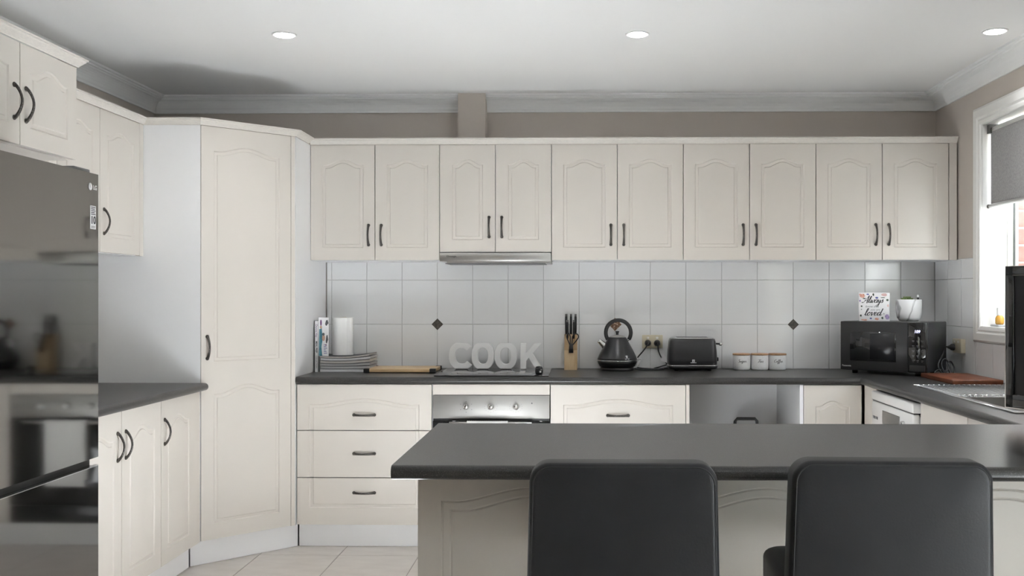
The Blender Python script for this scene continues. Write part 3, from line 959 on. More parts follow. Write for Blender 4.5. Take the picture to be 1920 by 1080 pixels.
# ---------------- fridge
FX, FY0, FY1 = -1.530, 2.470, 3.175
fr = thing('fridge', 'tall dark mirror-steel fridge freezer with two doors', 'fridge', (FX, FY0, 0), PI / 2)
w = FY1 - FY0
MB().rbox(0.004, w - 0.004, 0.075, 0.72, 0.03, 1.655, 0.006).build('body', 'grey_side', fr)
def fridge_door(z0, z1, name, cut_top=0.0, cut_bot=0.0):
    # gently bowed front
    n = 20
    poly = []
    for i in range(n + 1):
        x = w * i / n if 0 < i < n else (0.0 if i == 0 else w)
        if i == 1: x = 0.008
        if i == n - 1: x = w - 0.008
        y = 0.0
        if i in (0, n):
            y = 0.006
        poly.append((x, y))
    poly += [(w, 0.070), (0, 0.070)]
    mb = MB()
    mb.prism(poly, 'z', z0, z1)
    return mb.build(name, 'steel_dark', fr)
up = fridge_door(0.770, 1.665, 'upper_door')
lo = fridge_door(0.060, 0.742, 'freezer_door')
MB().box(0.006, w - 0.004, 0.030, 0.074, 0.742, 0.770).build('handle_recess', 'black_gap', fr)
MB().prism([(0.0, 0.006), (0.008, 0.0), (w - 0.008, 0.0), (w, 0.006), (w, 0.016), (0, 0.016)], 'z', 0.742, 0.7445).build('freezer_lip', 'steel_bright', lo)
for x in (0.06, w - 0.06):
    for y in (0.12, 0.62):
        MB().lathe([(0.02, 0), (0.02, 0.032)], 12, (x, y, 0)).build('foot', 'black_plastic', fr)
MB().rbox(0.02, 0.12, 0.01, 0.075, 1.6655, 1.680, 0.004).build('hinge_cover', 'grey_side', fr)
MB().rbox(w - 0.12, w - 0.02, 0.02, 0.075, 1.6655, 1.680, 0.004).build('hinge_cover', 'grey_side', fr)
# badge and sticker on the upper door
yb = 0.0
cm = MB().lathe([(0.0115, 0), (0.0115, 0.0012)], 24)
cm.v = [(p[0] + w - 0.062, yb - 0.0004 - p[2], p[1] + 1.622) for p in cm.v]
cm.build('badge', 'silver_print', up)
text('badge_face', 'L', 0.012, 'ink_grey', up, (w - 0.0625, yb - 0.0018, 1.6225))
text('badge_letters', 'LG', 0.020, 'silver_print', up, (w - 0.030, yb - 0.0002, 1.6205), bold=0.0004)
MB().box(w - 0.062, w - 0.026, yb - 0.0012, yb + 0.004, 1.490, 1.563).build('sticker', 'silver_print', up)
stk = MB()
for k in range(5):
    stk.box(w - 0.058, w - 0.030 - 0.004 * (k % 2), yb - 0.0016, yb - 0.001, 1.557 - 0.0055 * k, 1.5595 - 0.0055 * k)
for k in range(2):
    stk.box(w - 0.058, w - 0.032, yb - 0.0016, yb - 0.001, 1.4935 + 0.004 * k, 1.4950 + 0.004 * k)
stk.build('sticker_lines', 'ink', up)['kind'] = 'stuff'
text('sticker_number', '10', 0.034, 'ink', up, (w - 0.044, yb - 0.0016, 1.5170), bold=0.0006, sx=0.95)

# ---------------- peninsula cabinet
t = thing('peninsula_cabinet', 'cream peninsula back with arched panels behind the bar stools', 'cabinet', (-0.434, 2.682, 0))
PW = XRD + 0.434
MB().box(0.0, PW, TH + 0.001, PB - 0.06 - 2.682, 0.0015, TOP - 0.036).build('carcass', 'cream', t)
for i in range(3):
    o = place('back_panel', door_mesh(0.6195, TOP - 0.036 - 0.002, ml=0.062, mb_=0.08, mt=0.100, rise=0.038, double=True), t, (0.620 * i, 0, 0.0015))
place('back_panel', door_mesh(XR - 0.006 - 1.4265, TOP - 0.036 - 0.002, ml=0.062, mb_=0.08, mt=0.100, rise=0.038, double=True), t, (1.8605, 0, 0.0015))

# ------------------------------------------------------------------ cooktop
t = thing('cooktop', 'frameless black glass cooktop set in the bench', 'cooktop', (-0.745, 5.108, TOP))
w, d = 0.585, 0.505
MB().rbox(0, w, 0, d, 0.0002, 0.006, 0.0015).build('glass', 'black_glass', t)
for (x, y, r) in ((0.15, 0.13, 0.075), (0.43, 0.13, 0.09), (0.15, 0.37, 0.09), (0.43, 0.37, 0.075)):
    n = 40
    rg = MB()
    vs = [(x + q * math.cos(2 * PI * k / n), y + q * math.sin(2 * PI * k / n), 0.0062) for q in (r, r + 0.002) for k in range(n)]
    rg.add(vs, [(k, (k + 1) % n, n + (k + 1) % n, n + k) for k in range(n)])
    rg.build('zone_ring', 'ink_grey', t)
ZH = TOP + 0.0063
# small gadget on the cooktop
t = thing('kitchen_gadget', 'small glossy black rounded gadget on the cooktop corner', 'gadget', (-0.212, 5.165, ZH))
MB().lathe([(0.013, 0), (0.019, 0.004), (0.0205, 0.018), (0.0195, 0.034), (0.014, 0.042), (0.0005, 0.044)], 24).build('body', 'black_plastic', t)
for zz in (0.012, 0.022, 0.031):
    MB().lathe([(0.0203, zz), (0.0212, zz + 0.001), (0.0203, zz + 0.002)], 24).build('ridge', 'charcoal_enamel', t)
MB().box(0.004, 0.012, -0.0213, -0.0195, 0.012, 0.020).build('marker', 'silver_print', t)

# ------------------------------------------------------------------ COOK letters
def ring_letter(w, h, s, th, gap=None):
    # thick oval ring, flat foot; gap = (a0,a1) angles left open for a C
    n = 56
    a0, a1 = (0, 2 * PI) if gap is None else gap
    def pt(a, rx, rz):
        e = 2 / 2.35
        ca, sa = math.cos(a), math.sin(a)
        return (rx * math.copysign(abs(ca) ** e, ca), max(rz * math.copysign(abs(sa) ** e, sa), -h / 2 + (0 if rz > h / 2 - 0.001 else s * 0.8)) + h / 2)
    mb = MB()
    closed = gap is None
    m = n if closed else n + 1
    vs = []
    for i in range(m):
        a = a0 + (a1 - a0) * i / n
        o = pt(a, w / 2, h / 2 + 0.006); q = pt(a, w / 2 - s, h / 2 - s * 0.80)
        o = (o[0], min(o[1], h))
        vs += [(o[0], 0, o[1]), (o[0], th, o[1]), (q[0], th, q[1]), (q[0], 0, q[1])]
    fs = []
    for i in range(n):
        j = (i + 1) % m
        for k in range(4):
            l = (k + 1) % 4
            fs.append((i * 4 + k, i * 4 + l, j * 4 + l, j * 4 + k))
    if not closed:
        fs += [(0, 1, 2, 3), (4 * n + 3, 4 * n + 2, 4 * n + 1, 4 * n)]
    return mb.add(vs, fs)
LY, LT = 5.572, 0.034
cx_ = [on_y(p, 660, LY).x for p in (865, 905, 948, 995)]
def letter(mb, x, label, nm='decor_letter'):
    o = mb.build(nm, 'letter_white', None, (x, LY, ZH))
    bv = o.modifiers.new('soft_edge', 'BEVEL'); bv.width = 0.0025; bv.segments = 2; bv.limit_method = 'ANGLE'; bv.angle_limit = math.radians(50)
    tag(o, label, 'letter', 'white COOK letters on the cooktop')
letter(ring_letter(0.138, 0.142, 0.034, LT, (math.radians(38), math.radians(322))), cx_[0], 'white block letter C standing on the cooktop')
letter(ring_letter(0.124, 0.142, 0.033, LT), cx_[1], 'white block letter O standing next to the letter C')
letter(ring_letter(0.124, 0.142, 0.033, LT), cx_[2], 'white block letter O standing next to the letter K')
hK, wK, sK = 0.142, 0.118, 0.032
kp_ = [(-wK/2, 0), (-wK/2 + sK, 0), (-wK/2 + sK, 0.044), (-wK/2 + sK + 0.014, 0.060), (wK/2 - 0.036, 0), (wK/2 + 0.004, 0), (-wK/2 + sK + 0.036, 0.084), (wK/2, hK), (wK/2 - 0.040, hK), (-wK/2 + sK, 0.088), (-wK/2 + sK, hK), (-wK/2, hK)]
letter(MB().prism(kp_, 'y', 0, LT), cx_[3] + 0.002, 'white block letter K standing on the cooktop')

# ------------------------------------------------------------------ chopping boards
t = thing('chopping_board', 'pale bamboo chopping board with black rubber corners', 'chopping board', (-1.155, 5.335, TOP))
bw, bd = 0.385, 0.255
MB().rbox(0.004, bw - 0.004, 0.004, bd - 0.004, 0.003, 0.022, 0.003).build('board', 'bamboo', t)
for (x, y) in ((0, 0), (bw - 0.032, 0), (0, bd - 0.032), (bw - 0.032, bd - 0.032)):
    MB().rbox(x, x + 0.032, y, y + 0.032, 0.0, 0.0235, 0.003).build('corner_guard', 'black_matte', t)
t = thing('chopping_board', 'thick reddish hardwood chopping board beside the sink drainer', 'chopping board', (1.722, 4.690, TOP))
MB().rbox(0, 0.235, 0, 0.435, 0.0, 0.021, 0.003).build('board', 'redwood', t)

# ------------------------------------------------------------------ sink
t = thing('sink', 'stainless steel sink with ribbed draining board', 'sink', (1.510, 3.53, TOP))
W_, D_ = 0.43, 1.085
def fr_box(x0, x1, y0, y1, a0, a1, b0, b1, z0, z1):
    m = MB()
    m.box(x0, x1, y0, b0, z0, z1).box(x0, x1, b1, y1, z0, z1).box(x0, a0, b0, b1, z0, z1).box(a1, x1, b0, b1, z0, z1)
    return m
hx0, hx1, hy0, hy1 = SX0 - 1.51 + 0.004, SX1 - 1.51 - 0.004, SY0 - 3.53 + 0.004, SY1 - 3.53 - 0.004
fr_box(0, W_, 0, D_, hx0, hx1, hy0, hy1, 0.0005, 0.004).build('rim', 'steel_bright', t)
MB().tube([(0.003, 0.003, 0.004), (W_ - 0.003, 0.003, 0.004), (W_ - 0.003, D_ - 0.003, 0.004), (0.003, D_ - 0.003, 0.004), (0.003, 0.003, 0.004)], 0.0035, 6).build('raised_edge', 'steel_bright', t)
bw_ = MB()
z_ = -0.165
bw_.box(hx0, hx1, hy0, hy1, z_, z_ + 0.002).box(hx0, hx0 + 0.0015, hy0, hy1, z_, 0.003).box(hx1 - 0.0015, hx1, hy0, hy1, z_, 0.003).box(hx0, hx1, hy0, hy0 + 0.0015, z_, 0.003).box(hx0, hx1, hy1 - 0.0015, hy1, z_, 0.003)
bw_.build('bowl', 'steel', t)
for k in range(17):
    x = 0.030 + 0.023 * k
    MB().tube([(x, hy1 + 0.05, 0.0045), (x, hy1 + 0.065, 0.006), (x, D_ - 0.035, 0.006), (x, D_ - 0.02, 0.0045)], 0.0048, 6).build('drainer_rib', 'steel_bright', t)
MB().lathe([(0.035, z_ + 0.0025), (0.035, z_ + 0.005), (0.02, z_ + 0.004)], 20, ((hx0 + hx1) / 2, (hy0 + hy1) / 2, 0)).build('waste', 'chrome', t)

# ------------------------------------------------------------------ magazines, paper towel
def magazine(x, y, z, w, d, h, material, rz, label):
    # slightly sagging pile: a bowed slab
    n = 10
    mb = MB()
    poly = []
    sag = lambda u: 0.012 * (u - 0.35) ** 2 * 1.6 * (z - TOP) / 0.04
    for i in range(n + 1):
        u = i / n
        poly.append((u * w, sag(u)))
    for i in range(n, -1, -1):
        u = i / n
        poly.append((u * w, sag(u) + h))
    mb.prism(poly, 'y', 0, d)
    o = mb.build('magazine', material, None, (x, y, z), rz)
    tag(o, label, 'magazine', 'magazines in the flat stack')
    cv = MB()
    for zz in (0.0, h - 0.0008):
        vs, fs = [], []
        for i in range(n + 1):
            u = i / n
            for yy in (-0.0006, d):
                vs.append((u * w, yy, sag(u) + zz)); vs.append((u * w, yy, sag(u) + zz + 0.0009))
        for i in range(n):
            a = i * 4
            fs += [(a, a + 4, a + 5, a + 1), (a + 1, a + 5, a + 7, a + 3), (a, a + 2, a + 6, a + 4)]
        cv.add(vs, fs)
    cv.build('cover', random.choice(['magazine_dark', 'ink_grey']), o)
lab = ['bottom magazine of the flat stack beside the pantry', 'second magazine from the bottom of the flat stack', 'third magazine from the bottom of the flat stack',
       'fourth magazine from the bottom of the flat stack', 'fifth magazine from the bottom of the flat stack', 'topmost magazine of the flat stack under the paper towel']
zz = TOP + 0.0005
for k in range(6):
    hh = [0.016, 0.014, 0.013, 0.014, 0.013, 0.009][k]
    magazine(-1.402 + random.uniform(0, 0.004), 5.395 + random.uniform(-0.003, 0.003), zz, 0.270 - random.uniform(0, 0.008), 0.205, hh,
             ['page_white', 'page_grey', 'page_grey', 'page_warm', 'page_white', 'page_warm'][k], 0, lab[k])
    zz += hh + 0.0008
ZS = zz
t = thing('paper_towel', 'white paper towel roll standing on the magazine stack', 'paper towel', (-1.302, 5.50, ZS + 0.0028))
MB().lathe([(0.020, 0.0), (0.056, 0.0), (0.0565, 0.003), (0.0565, 0.202), (0.056, 0.205), (0.020, 0.205)], 36).build('roll', 'paper', t)
MB().lathe([(0.0205, -0.0), (0.0205, 0.2055), (0.019, 0.2055), (0.019, 0.0)], 20).build('core', 'bamboo', t)
fl = MB()
pp = [(0.0565 * math.sin(a), -0.0565 * math.cos(a)) for a in [0.2, 0.4, 0.6]] + [(0.050, -0.050), (0.056, -0.046), (0.059, -0.040)]
fl.prism(pp + [(p[0] - 0.001, p[1] + 0.0012) for p in pp[::-1]], 'z', 0.002, 0.203)
fl.build('loose_sheet', 'paper', t)
# standing magazines against the pantry side
t = thing('standing_magazine', 'upright magazine with white lettered spine against the pantry side', 'magazine', (-1.4335, 5.405, TOP))
MB().box(0.002, 0.018, 0.0, 0.205, 0.0, 0.275).build('pages', 'plaque', t)
MB().box(0.0, 0.0022, -0.0004, 0.205, 0.0, 0.277).build('cover', 'magazine_dark', t)
text('spine_title', 'Donna Hay', 0.016, 'magazine_purple', t, (0.0100, -0.0006, 0.222), rot=(PI / 2, PI / 2, 0), sx=0.95)
text('spine_title', 'MEAL PREP', 0.013, 'ink', t, (0.0100, -0.0006, 0.135), rot=(PI / 2, PI / 2, 0), bold=0.0003)
text('spine_title', 'COLLECTION', 0.011, 'ink_grey', t, (0.0100, -0.0006, 0.055), rot=(PI / 2, PI / 2, 0))
t = thing('standing_magazine', 'upright magazine with teal picture cover beside the paper towel', 'magazine', (-1.413, 5.408, ZS + 0.0012), 0.10)
hcov = 0.208
MB().box(0.0, 0.054, 0.0, 0.003, 0.0, hcov).build('cover', 'plaque', t)
MB().box(0.001, 0.053, 0.003, 0.010, 0.001, hcov - 0.002).build('pages', 'page_white', t)
ov = MB()
def blob(mb, cx0, cz0, rx, rz, y=-0.0006, n=14, jag=0.0):
    pts = [(cx0 + rx * (1 + jag * math.sin(5 * k)) * math.cos(2 * PI * k / n), cz0 + rz * (1 + jag * math.cos(7 * k)) * math.sin(2 * PI * k / n)) for k in range(n)]
    mb.add([(p[0], y, p[1]) for p in pts], [list(range(n))])
    return mb
MB().add([(0.002, -0.0006, 0.002), (0.020, -0.0006, 0.002), (0.016, -0.0006, 0.05), (0.022, -0.0006, 0.09), (0.018, -0.0006, 0.15), (0.004, -0.0006, 0.145)], [(0, 1, 2, 3, 4, 5)]).build('cover_picture', 'magazine_teal', t)
blob(blob(MB(), 0.027, 0.098, 0.008, 0.017, -0.0008), 0.013, 0.156, 0.006, 0.008, -0.0008).build('cover_picture', 'magazine_skin', t)
blob(blob(blob(MB(), 0.026, 0.118, 0.007, 0.008, -0.001), 0.044, 0.182, 0.008, 0.016, -0.001, jag=0.3), 0.045, 0.095, 0.006, 0.024, -0.001, jag=0.3).build('cover_picture', 'magazine_dark', t)
blob(blob(MB(), 0.013, 0.180, 0.005, 0.017, -0.001), 0.040, 0.06, 0.004, 0.004, -0.001).build('cover_picture', 'magazine_purple', t)
mb = MB()
for k in range(6):
    mb.box(0.028, 0.046 - 0.004 * (k % 3), -0.0009, -0.0002, 0.014 + 0.009 * k, 0.017 + 0.009 * k)
mb.build('cover_lines', 'blue_print', t)

# ------------------------------------------------------------------ knife block
t = thing('knife_block', 'upright pine knife block with dark sloped top', 'knife block', (-0.0525, 5.575, TOP))
kb_w = 0.036
MB().prism([(0.0, 0.0), (0.09, 0.0), (0.09, 0.195), (0.070, 0.195), (0.0, 0.110)], 'x', -kb_w, kb_w).build('block', 'pine', t)
MB().prism([(-0.0008, 0.1106), (0.0692, 0.1956), (0.0684, 0.1962), (-0.0016, 0.1112)], 'x', -kb_w + 0.0005, kb_w - 0.0005).build('slotted_face', 'pine_dark', t)
def knife(x, y, z0, z1, r, label, group):
    k = thing('kitchen_knife', label, 'knife', (x, y, z0), 0, group)
    h = z1 - z0
    MB().tube([(0, 0.004, 0.0), (0, 0.003, h * 0.3), (0, 0.0015, h * 0.75), (0, 0, h)], [r * 0.85, r, r * 1.02, r * 0.9], 10, flat=0.75).build('grip', 'black_plastic', k)
    for q in (0.90, 0.97):
        MB().lathe([(r * 1.0, h * q), (r * 1.06, h * q + 0.0012), (r * 1.0, h * q + 0.0024)], 12, (0, 0.0004, 0)).build('collar', 'steel', k)
zb = TOP + 0.1955
for x in (-0.026, 0.0, 0.026):
    knife(-0.0525 + x, 5.575 + 0.076, zb, TOP + 0.309, 0.0066, 'tall black-handled knife in the back row of the pine block', 'tall knives in the block')
for x in (-0.019, 0.016):
    knife(-0.0525 + x, 5.575 + 0.046, TOP + 0.171, TOP + 0.276, 0.0058, 'short black-handled knife in the front row of the pine block', 'short knives in the block')
t = thing('kitchen_scissors', 'black-handled kitchen scissors pushed into the front of the knife block', 'scissors', (-0.0505, 5.566, TOP + 0.095))
MB().tube([(0, -0.001, 0.0), (0, -0.001, 0.03), (0, 0.001, 0.050)], [0.0125, 0.0115, 0.010], 10, flat=0.5, up=(1, 0, 0)).build('shank', 'black_plastic', t)
for (s, wd, top_) in ((-1, 0.024, 0.108), (1, 0.040, 0.106)):
    lp = [(s * 0.005, 0.001, 0.040), (s * wd * 0.62, 0.0, 0.064), (s * wd, 0.0, 0.086), (s * wd * 0.90, 0.0, 0.102), (s * wd * 0.55, 0.0, top_), (s * wd * 0.22, 0.0, 0.092), (s * 0.005, 0.0, 0.068), (s * 0.004, 0.001, 0.040)]
    MB().tube(catmull(lp, 5), 0.0032, 8).build('finger_loop', 'black_plastic', t)

# ------------------------------------------------------------------ kettle
t = kettle = thing('kettle', 'matte black pyramid kettle with round hoop handle', 'kettle', (0.204, 5.563, TOP))
MB().lathe([(0.086, 0.0), (0.092, 0.003), (0.092, 0.014), (0.088, 0.018)], 40).build('power_base', 'black_plastic', t)
MB().lathe([(0.086, 0.0185), (0.096, 0.022), (0.108, 0.043), (0.110, 0.056)], 48).build('lower_band', 'black_plastic', t)
MB().lathe([(0.1095, 0.0545), (0.1115, 0.0555), (0.1115, 0.0580), (0.1095, 0.059)], 48).build('trim_ring', 'chrome', t)
bp_ = [(0.110, 0.0585), (0.107, 0.070), (0.098, 0.090), (0.084, 0.118), (0.069, 0.146), (0.056, 0.168), (0.050, 0.180), (0.046, 0.1825)]
MB().lathe(bp_, 48).build('body', 'charcoal_enamel', t)
ld_ = MB().lathe([(0.046, 0.1826), (0.044, 0.186), (0.030, 0.193), (0.012, 0.196), (0.0005, 0.1962)], 36).build('lid', 'steel', t)
MB().lathe([(0.008, 0.196), (0.0075, 0.205), (0.011, 0.213), (0.011, 0.216), (0.0005, 0.2165)], 20).build('lid_knob', 'black_plastic', ld_)
# hoop handle
hp = []
cz_, R = 0.2075, 0.0690
for i in range(33):
    a = math.radians(-33 + 246 * i / 32)
    hp.append((0.006 + R * math.cos(a), 0, cz_ + R * math.sin(a)))
MB().tube(hp, [0.0092] * 33, 12, flat=1.15, up=(0, 1, 0)).build('hoop_handle', 'black_matte', t)
for s in (-1, 1):
    MB().tube([(0.006 + s * 0.0600, 0, 0.1735), (0.006 + s * 0.0545, 0, 0.1680), (0.003 + s * 0.0480, 0, 0.1590)], 0.0070, 10).build('handle_bracket', 'chrome', t)
MB().tube([(-0.056, 0, 0.120), (-0.076, 0, 0.140), (-0.094, 0, 0.158), (-0.103, 0, 0.165)], [0.0225, 0.0185, 0.0140, 0.0125], 20).build('spout', 'chrome', t)
# maker's mark on the flank, tilted with the side
th_ = math.radians(-62)
def flank(x, z):
    # point on body surface near the right-hand front
    i = max(k for k in range(len(bp_) - 1) if bp_[k][1] <= z)
    u = (z - bp_[i][1]) / (bp_[i + 1][1] - bp_[i][1])
    r = bp_[i][0] + (bp_[i + 1][0] - bp_[i][0]) * u + 0.0007
    a = th_ + x / r
    return (r * math.cos(a), r * math.sin(a), z)
mk = MB()
for (x0, x1, z0, z1) in ((-0.006, 0.006, 0.078, 0.086), (-0.004, 0.004, 0.072, 0.078), (-0.014, 0.014, 0.0655, 0.0685)):
    mk.add([flank(x0, z0), flank(x1, z0), flank(x1, z1), flank(x0, z1)], [(0, 1, 2, 3)])
mk.build('emblem', 'silver_print', t)

# ------------------------------------------------------------------ toaster
t = toaster = thing('toaster', 'matte black toaster with chrome trim and side lever', 'toaster', (0.6165, 5.575, TOP))
def rrect(w, d, r, n=6):
    pts = []
    for (sx, sy, a0) in ((1, 1, 0), (-1, 1, PI / 2), (-1, -1, PI), (1, -1, 3 * PI / 2)):
        for i in range(n + 1):
            a = a0 + PI / 2 * i / n
            pts.append((sx * (w / 2 - r) + r * math.cos(a), sy * (d / 2 - r) + r * math.sin(a)))
    return pts
def loft(secs):
    # secs: (w, d, r, z)
    mb = MB()
    rings = [[(p[0], p[1], z) for p in rrect(w, d, r)] for (w, d, r, z) in secs]
    n = len(rings[0])
    vs = [p for r in rings for p in r]
    fs = []
    for i in range(len(rings) - 1):
        for k in range(n):
            fs.append((i * n + k, i * n + (k + 1) % n, (i + 1) * n + (k + 1) % n, (i + 1) * n + k))
    fs += [list(range(n))[::-1], list(range((len(rings) - 1) * n, len(rings) * n))]
    return mb.add(vs, fs, True)
loft([(0.250, 0.150, 0.030, 0.010), (0.268, 0.165, 0.035, 0.016), (0.272, 0.168, 0.036, 0.028)]).build('base', 'black_plastic', t)
loft([(0.272, 0.168, 0.036, 0.0282), (0.275, 0.170, 0.036, 0.030), (0.272, 0.168, 0.036, 0.0325)]).build('chrome_trim', 'chrome', t)
loft([(0.264, 0.164, 0.034, 0.033), (0.266, 0.165, 0.034, 0.06), (0.262, 0.160, 0.034, 0.11), (0.252, 0.148, 0.034, 0.160), (0.244, 0.138, 0.034, 0.174), (0.238, 0.132, 0.032, 0.1755)]).build('shell', 'charcoal_enamel', t)
loft([(0.238, 0.130, 0.032, 0.1756), (0.235, 0.128, 0.032, 0.180), (0.222, 0.118, 0.03, 0.1825)]).build('top_plate', 'steel_bright', t)
for y in (-0.028, 0.028):
    MB().box(-0.085, 0.085, y - 0.014, y + 0.014, 0.1826, 0.1832).build('slot', 'black_gap', t)
MB().tube([(0.126, -0.02, 0.148), (0.150, -0.02, 0.146)], 0.005, 8).build('lever_arm', 'black_plastic', t)
MB().lathe([(0.0005, -0.011), (0.008, -0.0085), (0.011, 0), (0.008, 0.0085), (0.0005, 0.011)], 14, (0.156, -0.02, 0.146)).build('lever_knob', 'chrome', t)
MB().tube([(0.131, -0.02, 0.062), (0.143, -0.02, 0.062)], 0.011, 14).build('browning_dial', 'black_plastic', t)
for (x, y) in ((-0.09, -0.05), (0.09, -0.05), (-0.09, 0.05), (0.09, 0.05)):
    MB().lathe([(0.010, 0.0), (0.012, 0.011)], 12, (x, y, 0)).build('foot', 'black_plastic', t)
mk = MB()
mk.box(-0.007, 0.007, -0.0838, -0.0825, 0.050, 0.0635).box(-0.016, 0.016, -0.0838, -0.0825, 0.0445, 0.0480)
mk.build('emblem', 'silver_print', t)
MB().box(-0.0025, 0.0025, -0.0842, -0.0836, 0.052, 0.058).build('emblem_mark', 'ink_grey', t)

# ------------------------------------------------------------------ canisters
def canister(x, word, label, ww):
    t = thing('canister', label, 'canister', (x, 5.612, TOP), 0, 'small white canisters with wooden lids')
    r = 0.0478
    MB().lathe([(r * 0.86, 0.0), (r * 0.93, 0.002), (r * 0.99, 0.012), (r, 0.022), (r, 0.080), (r * 0.97, 0.082)], 36).build('jar', 'ceramic_speckle', t)
    MB().lathe([(r * 0.96, 0.0822), (r * 1.02, 0.0826), (r * 1.025, 0.086), (r * 1.02, 0.0905), (r * 0.97, 0.0915)], 36).build('lid', 'lid_wood', t)
    def warp(a, z):
        q = -PI / 2 + a / r - 0.08
        return ((r + 0.0005) * math.cos(q), (r + 0.0005) * math.sin(q), 0.044 + z)
    script_mesh(word, 0.0078, ww, warp).build('lettering', 'ink', t)
canister(on_y(1391, 680, 5.60).x, 'Sugar', 'white speckled canister lettered Sugar with a wooden lid', 0.046)
canister(on_y(1425, 680, 5.60).x, 'Tea', 'white speckled canister lettered Tea with a wooden lid', 0.030)
canister(on_y(1458.5, 680, 5.60).x, 'Coffee', 'white speckled canister lettered Coffee with a wooden lid', 0.048)

# ------------------------------------------------------------------ power points and cords
t = thing('power_outlet', 'beige double power outlet on the tiles behind kettle and toaster', 'power outlet', (0.406, YB - TT - 0.0015, 1.0235))
MB().rbox(-0.058, 0.058, -0.011, 0.0, -0.037, 0.037, 0.003).build('plate', 'beige_plastic', t)
for x in (-0.026, 0.026):
    MB().rbox(x - 0.007, x + 0.007, -0.0145, -0.0105, 0.015, 0.027, 0.0015).build('switch', 'switch_white', t)
t = thing('power_outlet', 'beige double power outlet on the tiles under the window end', 'power outlet', (XR - TT - 0.0015, 5.290, 1.020), -PI / 2)
MB().rbox(-0.060, 0.060, -0.024, 0.0, -0.037, 0.037, 0.003).build('plate', 'beige_plastic', t)
for x in (-0.026, 0.026):
    MB().rbox(x - 0.007, x + 0.007, -0.0275, -0.0235, 0.015, 0.027, 0.0015).build('switch', 'switch_white', t)

def cord(name, label, pts, par, r=0.0036):
    o = MB().tube(catmull(pts, 6), r, 8).build(name, 'black_matte', par)
    o.matrix_parent_inverse = (Matrix.Translation(par.location) @ Matrix.Rotation(par.rotation_euler.z, 4, 'Z')).inverted()
    o['label'] = label
    return o
PY = YB - TT - 0.0130
def plug(par, x, y, z, dirv):
    q = Vector((0, 0, 1)).rotation_difference(Vector(dirv).normalized()).to_matrix().to_4x4()
    MB().lathe([(0.0175, 0.0), (0.0185, 0.004), (0.0165, 0.016), (0.010, 0.024), (0.006, 0.034)], 20).xf(Matrix.Translation((x, y, z)) @ q).build('plug', 'black_plastic', par)
zp = 1.0155
kx, tx = 0.380, 0.432
ck = cord('power_cord', 'black kettle cord hanging from the double outlet to the bench',
          [(kx, PY - 0.032, zp), (kx - 0.006, PY - 0.040, zp - 0.012), (kx - 0.030, PY - 0.034, zp - 0.045), (kx - 0.060, PY - 0.028, zp - 0.082), (kx - 0.072, PY - 0.040, zp - 0.115), (kx - 0.062, PY - 0.060, TOP + 0.012), (0.385, PY - 0.060, TOP + 0.0055), (0.46, PY - 0.075, TOP + 0.0055), (0.44, PY - 0.11, TOP + 0.0055), (0.34, PY - 0.12, TOP + 0.0055), (0.298, PY - 0.115, TOP + 0.010)], kettle)
plug(ck, kx, PY, zp, (0, -1, 0))
ct = cord('power_cord', 'black toaster cord hanging from the double outlet',
          [(tx, PY - 0.032, zp), (tx + 0.001, PY - 0.041, zp - 0.010), (tx + 0.006, PY - 0.036, zp - 0.045), (tx + 0.022, PY - 0.034, zp - 0.080), (tx + 0.050, PY - 0.040, zp - 0.115), (tx + 0.020, PY - 0.050, TOP + 0.018), (tx - 0.020, PY - 0.040, TOP + 0.0055), (tx + 0.02, PY - 0.03, TOP + 0.0055), (tx + 0.075, PY - 0.045, TOP + 0.012)], toaster)
plug(ct, tx, PY, zp, (0, -1, 0))
# paper tags on the cords
tg = MB().add([(0, 0, 0), (0.028, 0.004, 0.014), (0.040, -0.004, 0.052), (0.012, 0.002, 0.062), (0, 0.0012, 0), (0.028, 0.0052, 0.014), (0.040, -0.0028, 0.052), (0.012, 0.0032, 0.062)],
              [(0, 1, 2, 3), (4, 7, 6, 5), (0, 4, 5, 1), (1, 5, 6, 2), (2, 6, 7, 3), (3, 7, 4, 0)])
tgo = tg.build('care_tag', 'plaque', ck)
tgo.location = (0.302, PY - 0.068, TOP + 0.006)
tl = MB()
for k in range(7):
    u = 0.12 + 0.125 * k
    a = Vector((0.028 * u * 0.1, 0, 0)) + Vector((0.012, 0.002, 0.062)) * u
    b_ = Vector((0.028, 0.004, 0.014)) + Vector((0.012, -0.008, 0.038)) * u
    a2, b2 = a.lerp(b_, 0.12), a.lerp(b_, 0.88)
    tl.add([(a2.x, a2.y - 0.0012, a2.z), (b2.x, b2.y - 0.0012, b2.z), (b2.x, b2.y - 0.0012, b2.z + 0.0025), (a2.x, a2.y - 0.0012, a2.z + 0.0025)], [(0, 1, 2, 3)])
tlo = tl.build('tag_print', 'ink_grey', ck)
tlo.location = tgo.location
tlo['kind'] = 'stuff'
tg2 = MB().add([(0, 0, 0), (0.046, -0.006, -0.016), (0.012, 0.004, 0.046), (0.030, -0.002, 0.014), (0, 0.001, 0), (0.046, -0.005, -0.016), (0.012, 0.005, 0.046), (0.030, -0.001, 0.014)],
               [(0, 1, 3, 2), (4, 6, 7, 5), (0, 4, 5, 1), (1, 5, 7, 3), (3, 7, 6, 2), (2, 6, 4, 0)])
o = tg2.build('care_tag', 'plaque', ct)
o.location = (0.449, PY - 0.040, 0.919)
MB().tube([(0.004, -0.0015, 0.012), (0.012, -0.001, 0.022)], 0.0006, 5).build('tag_print', 'ink_grey', ct).location = o.location

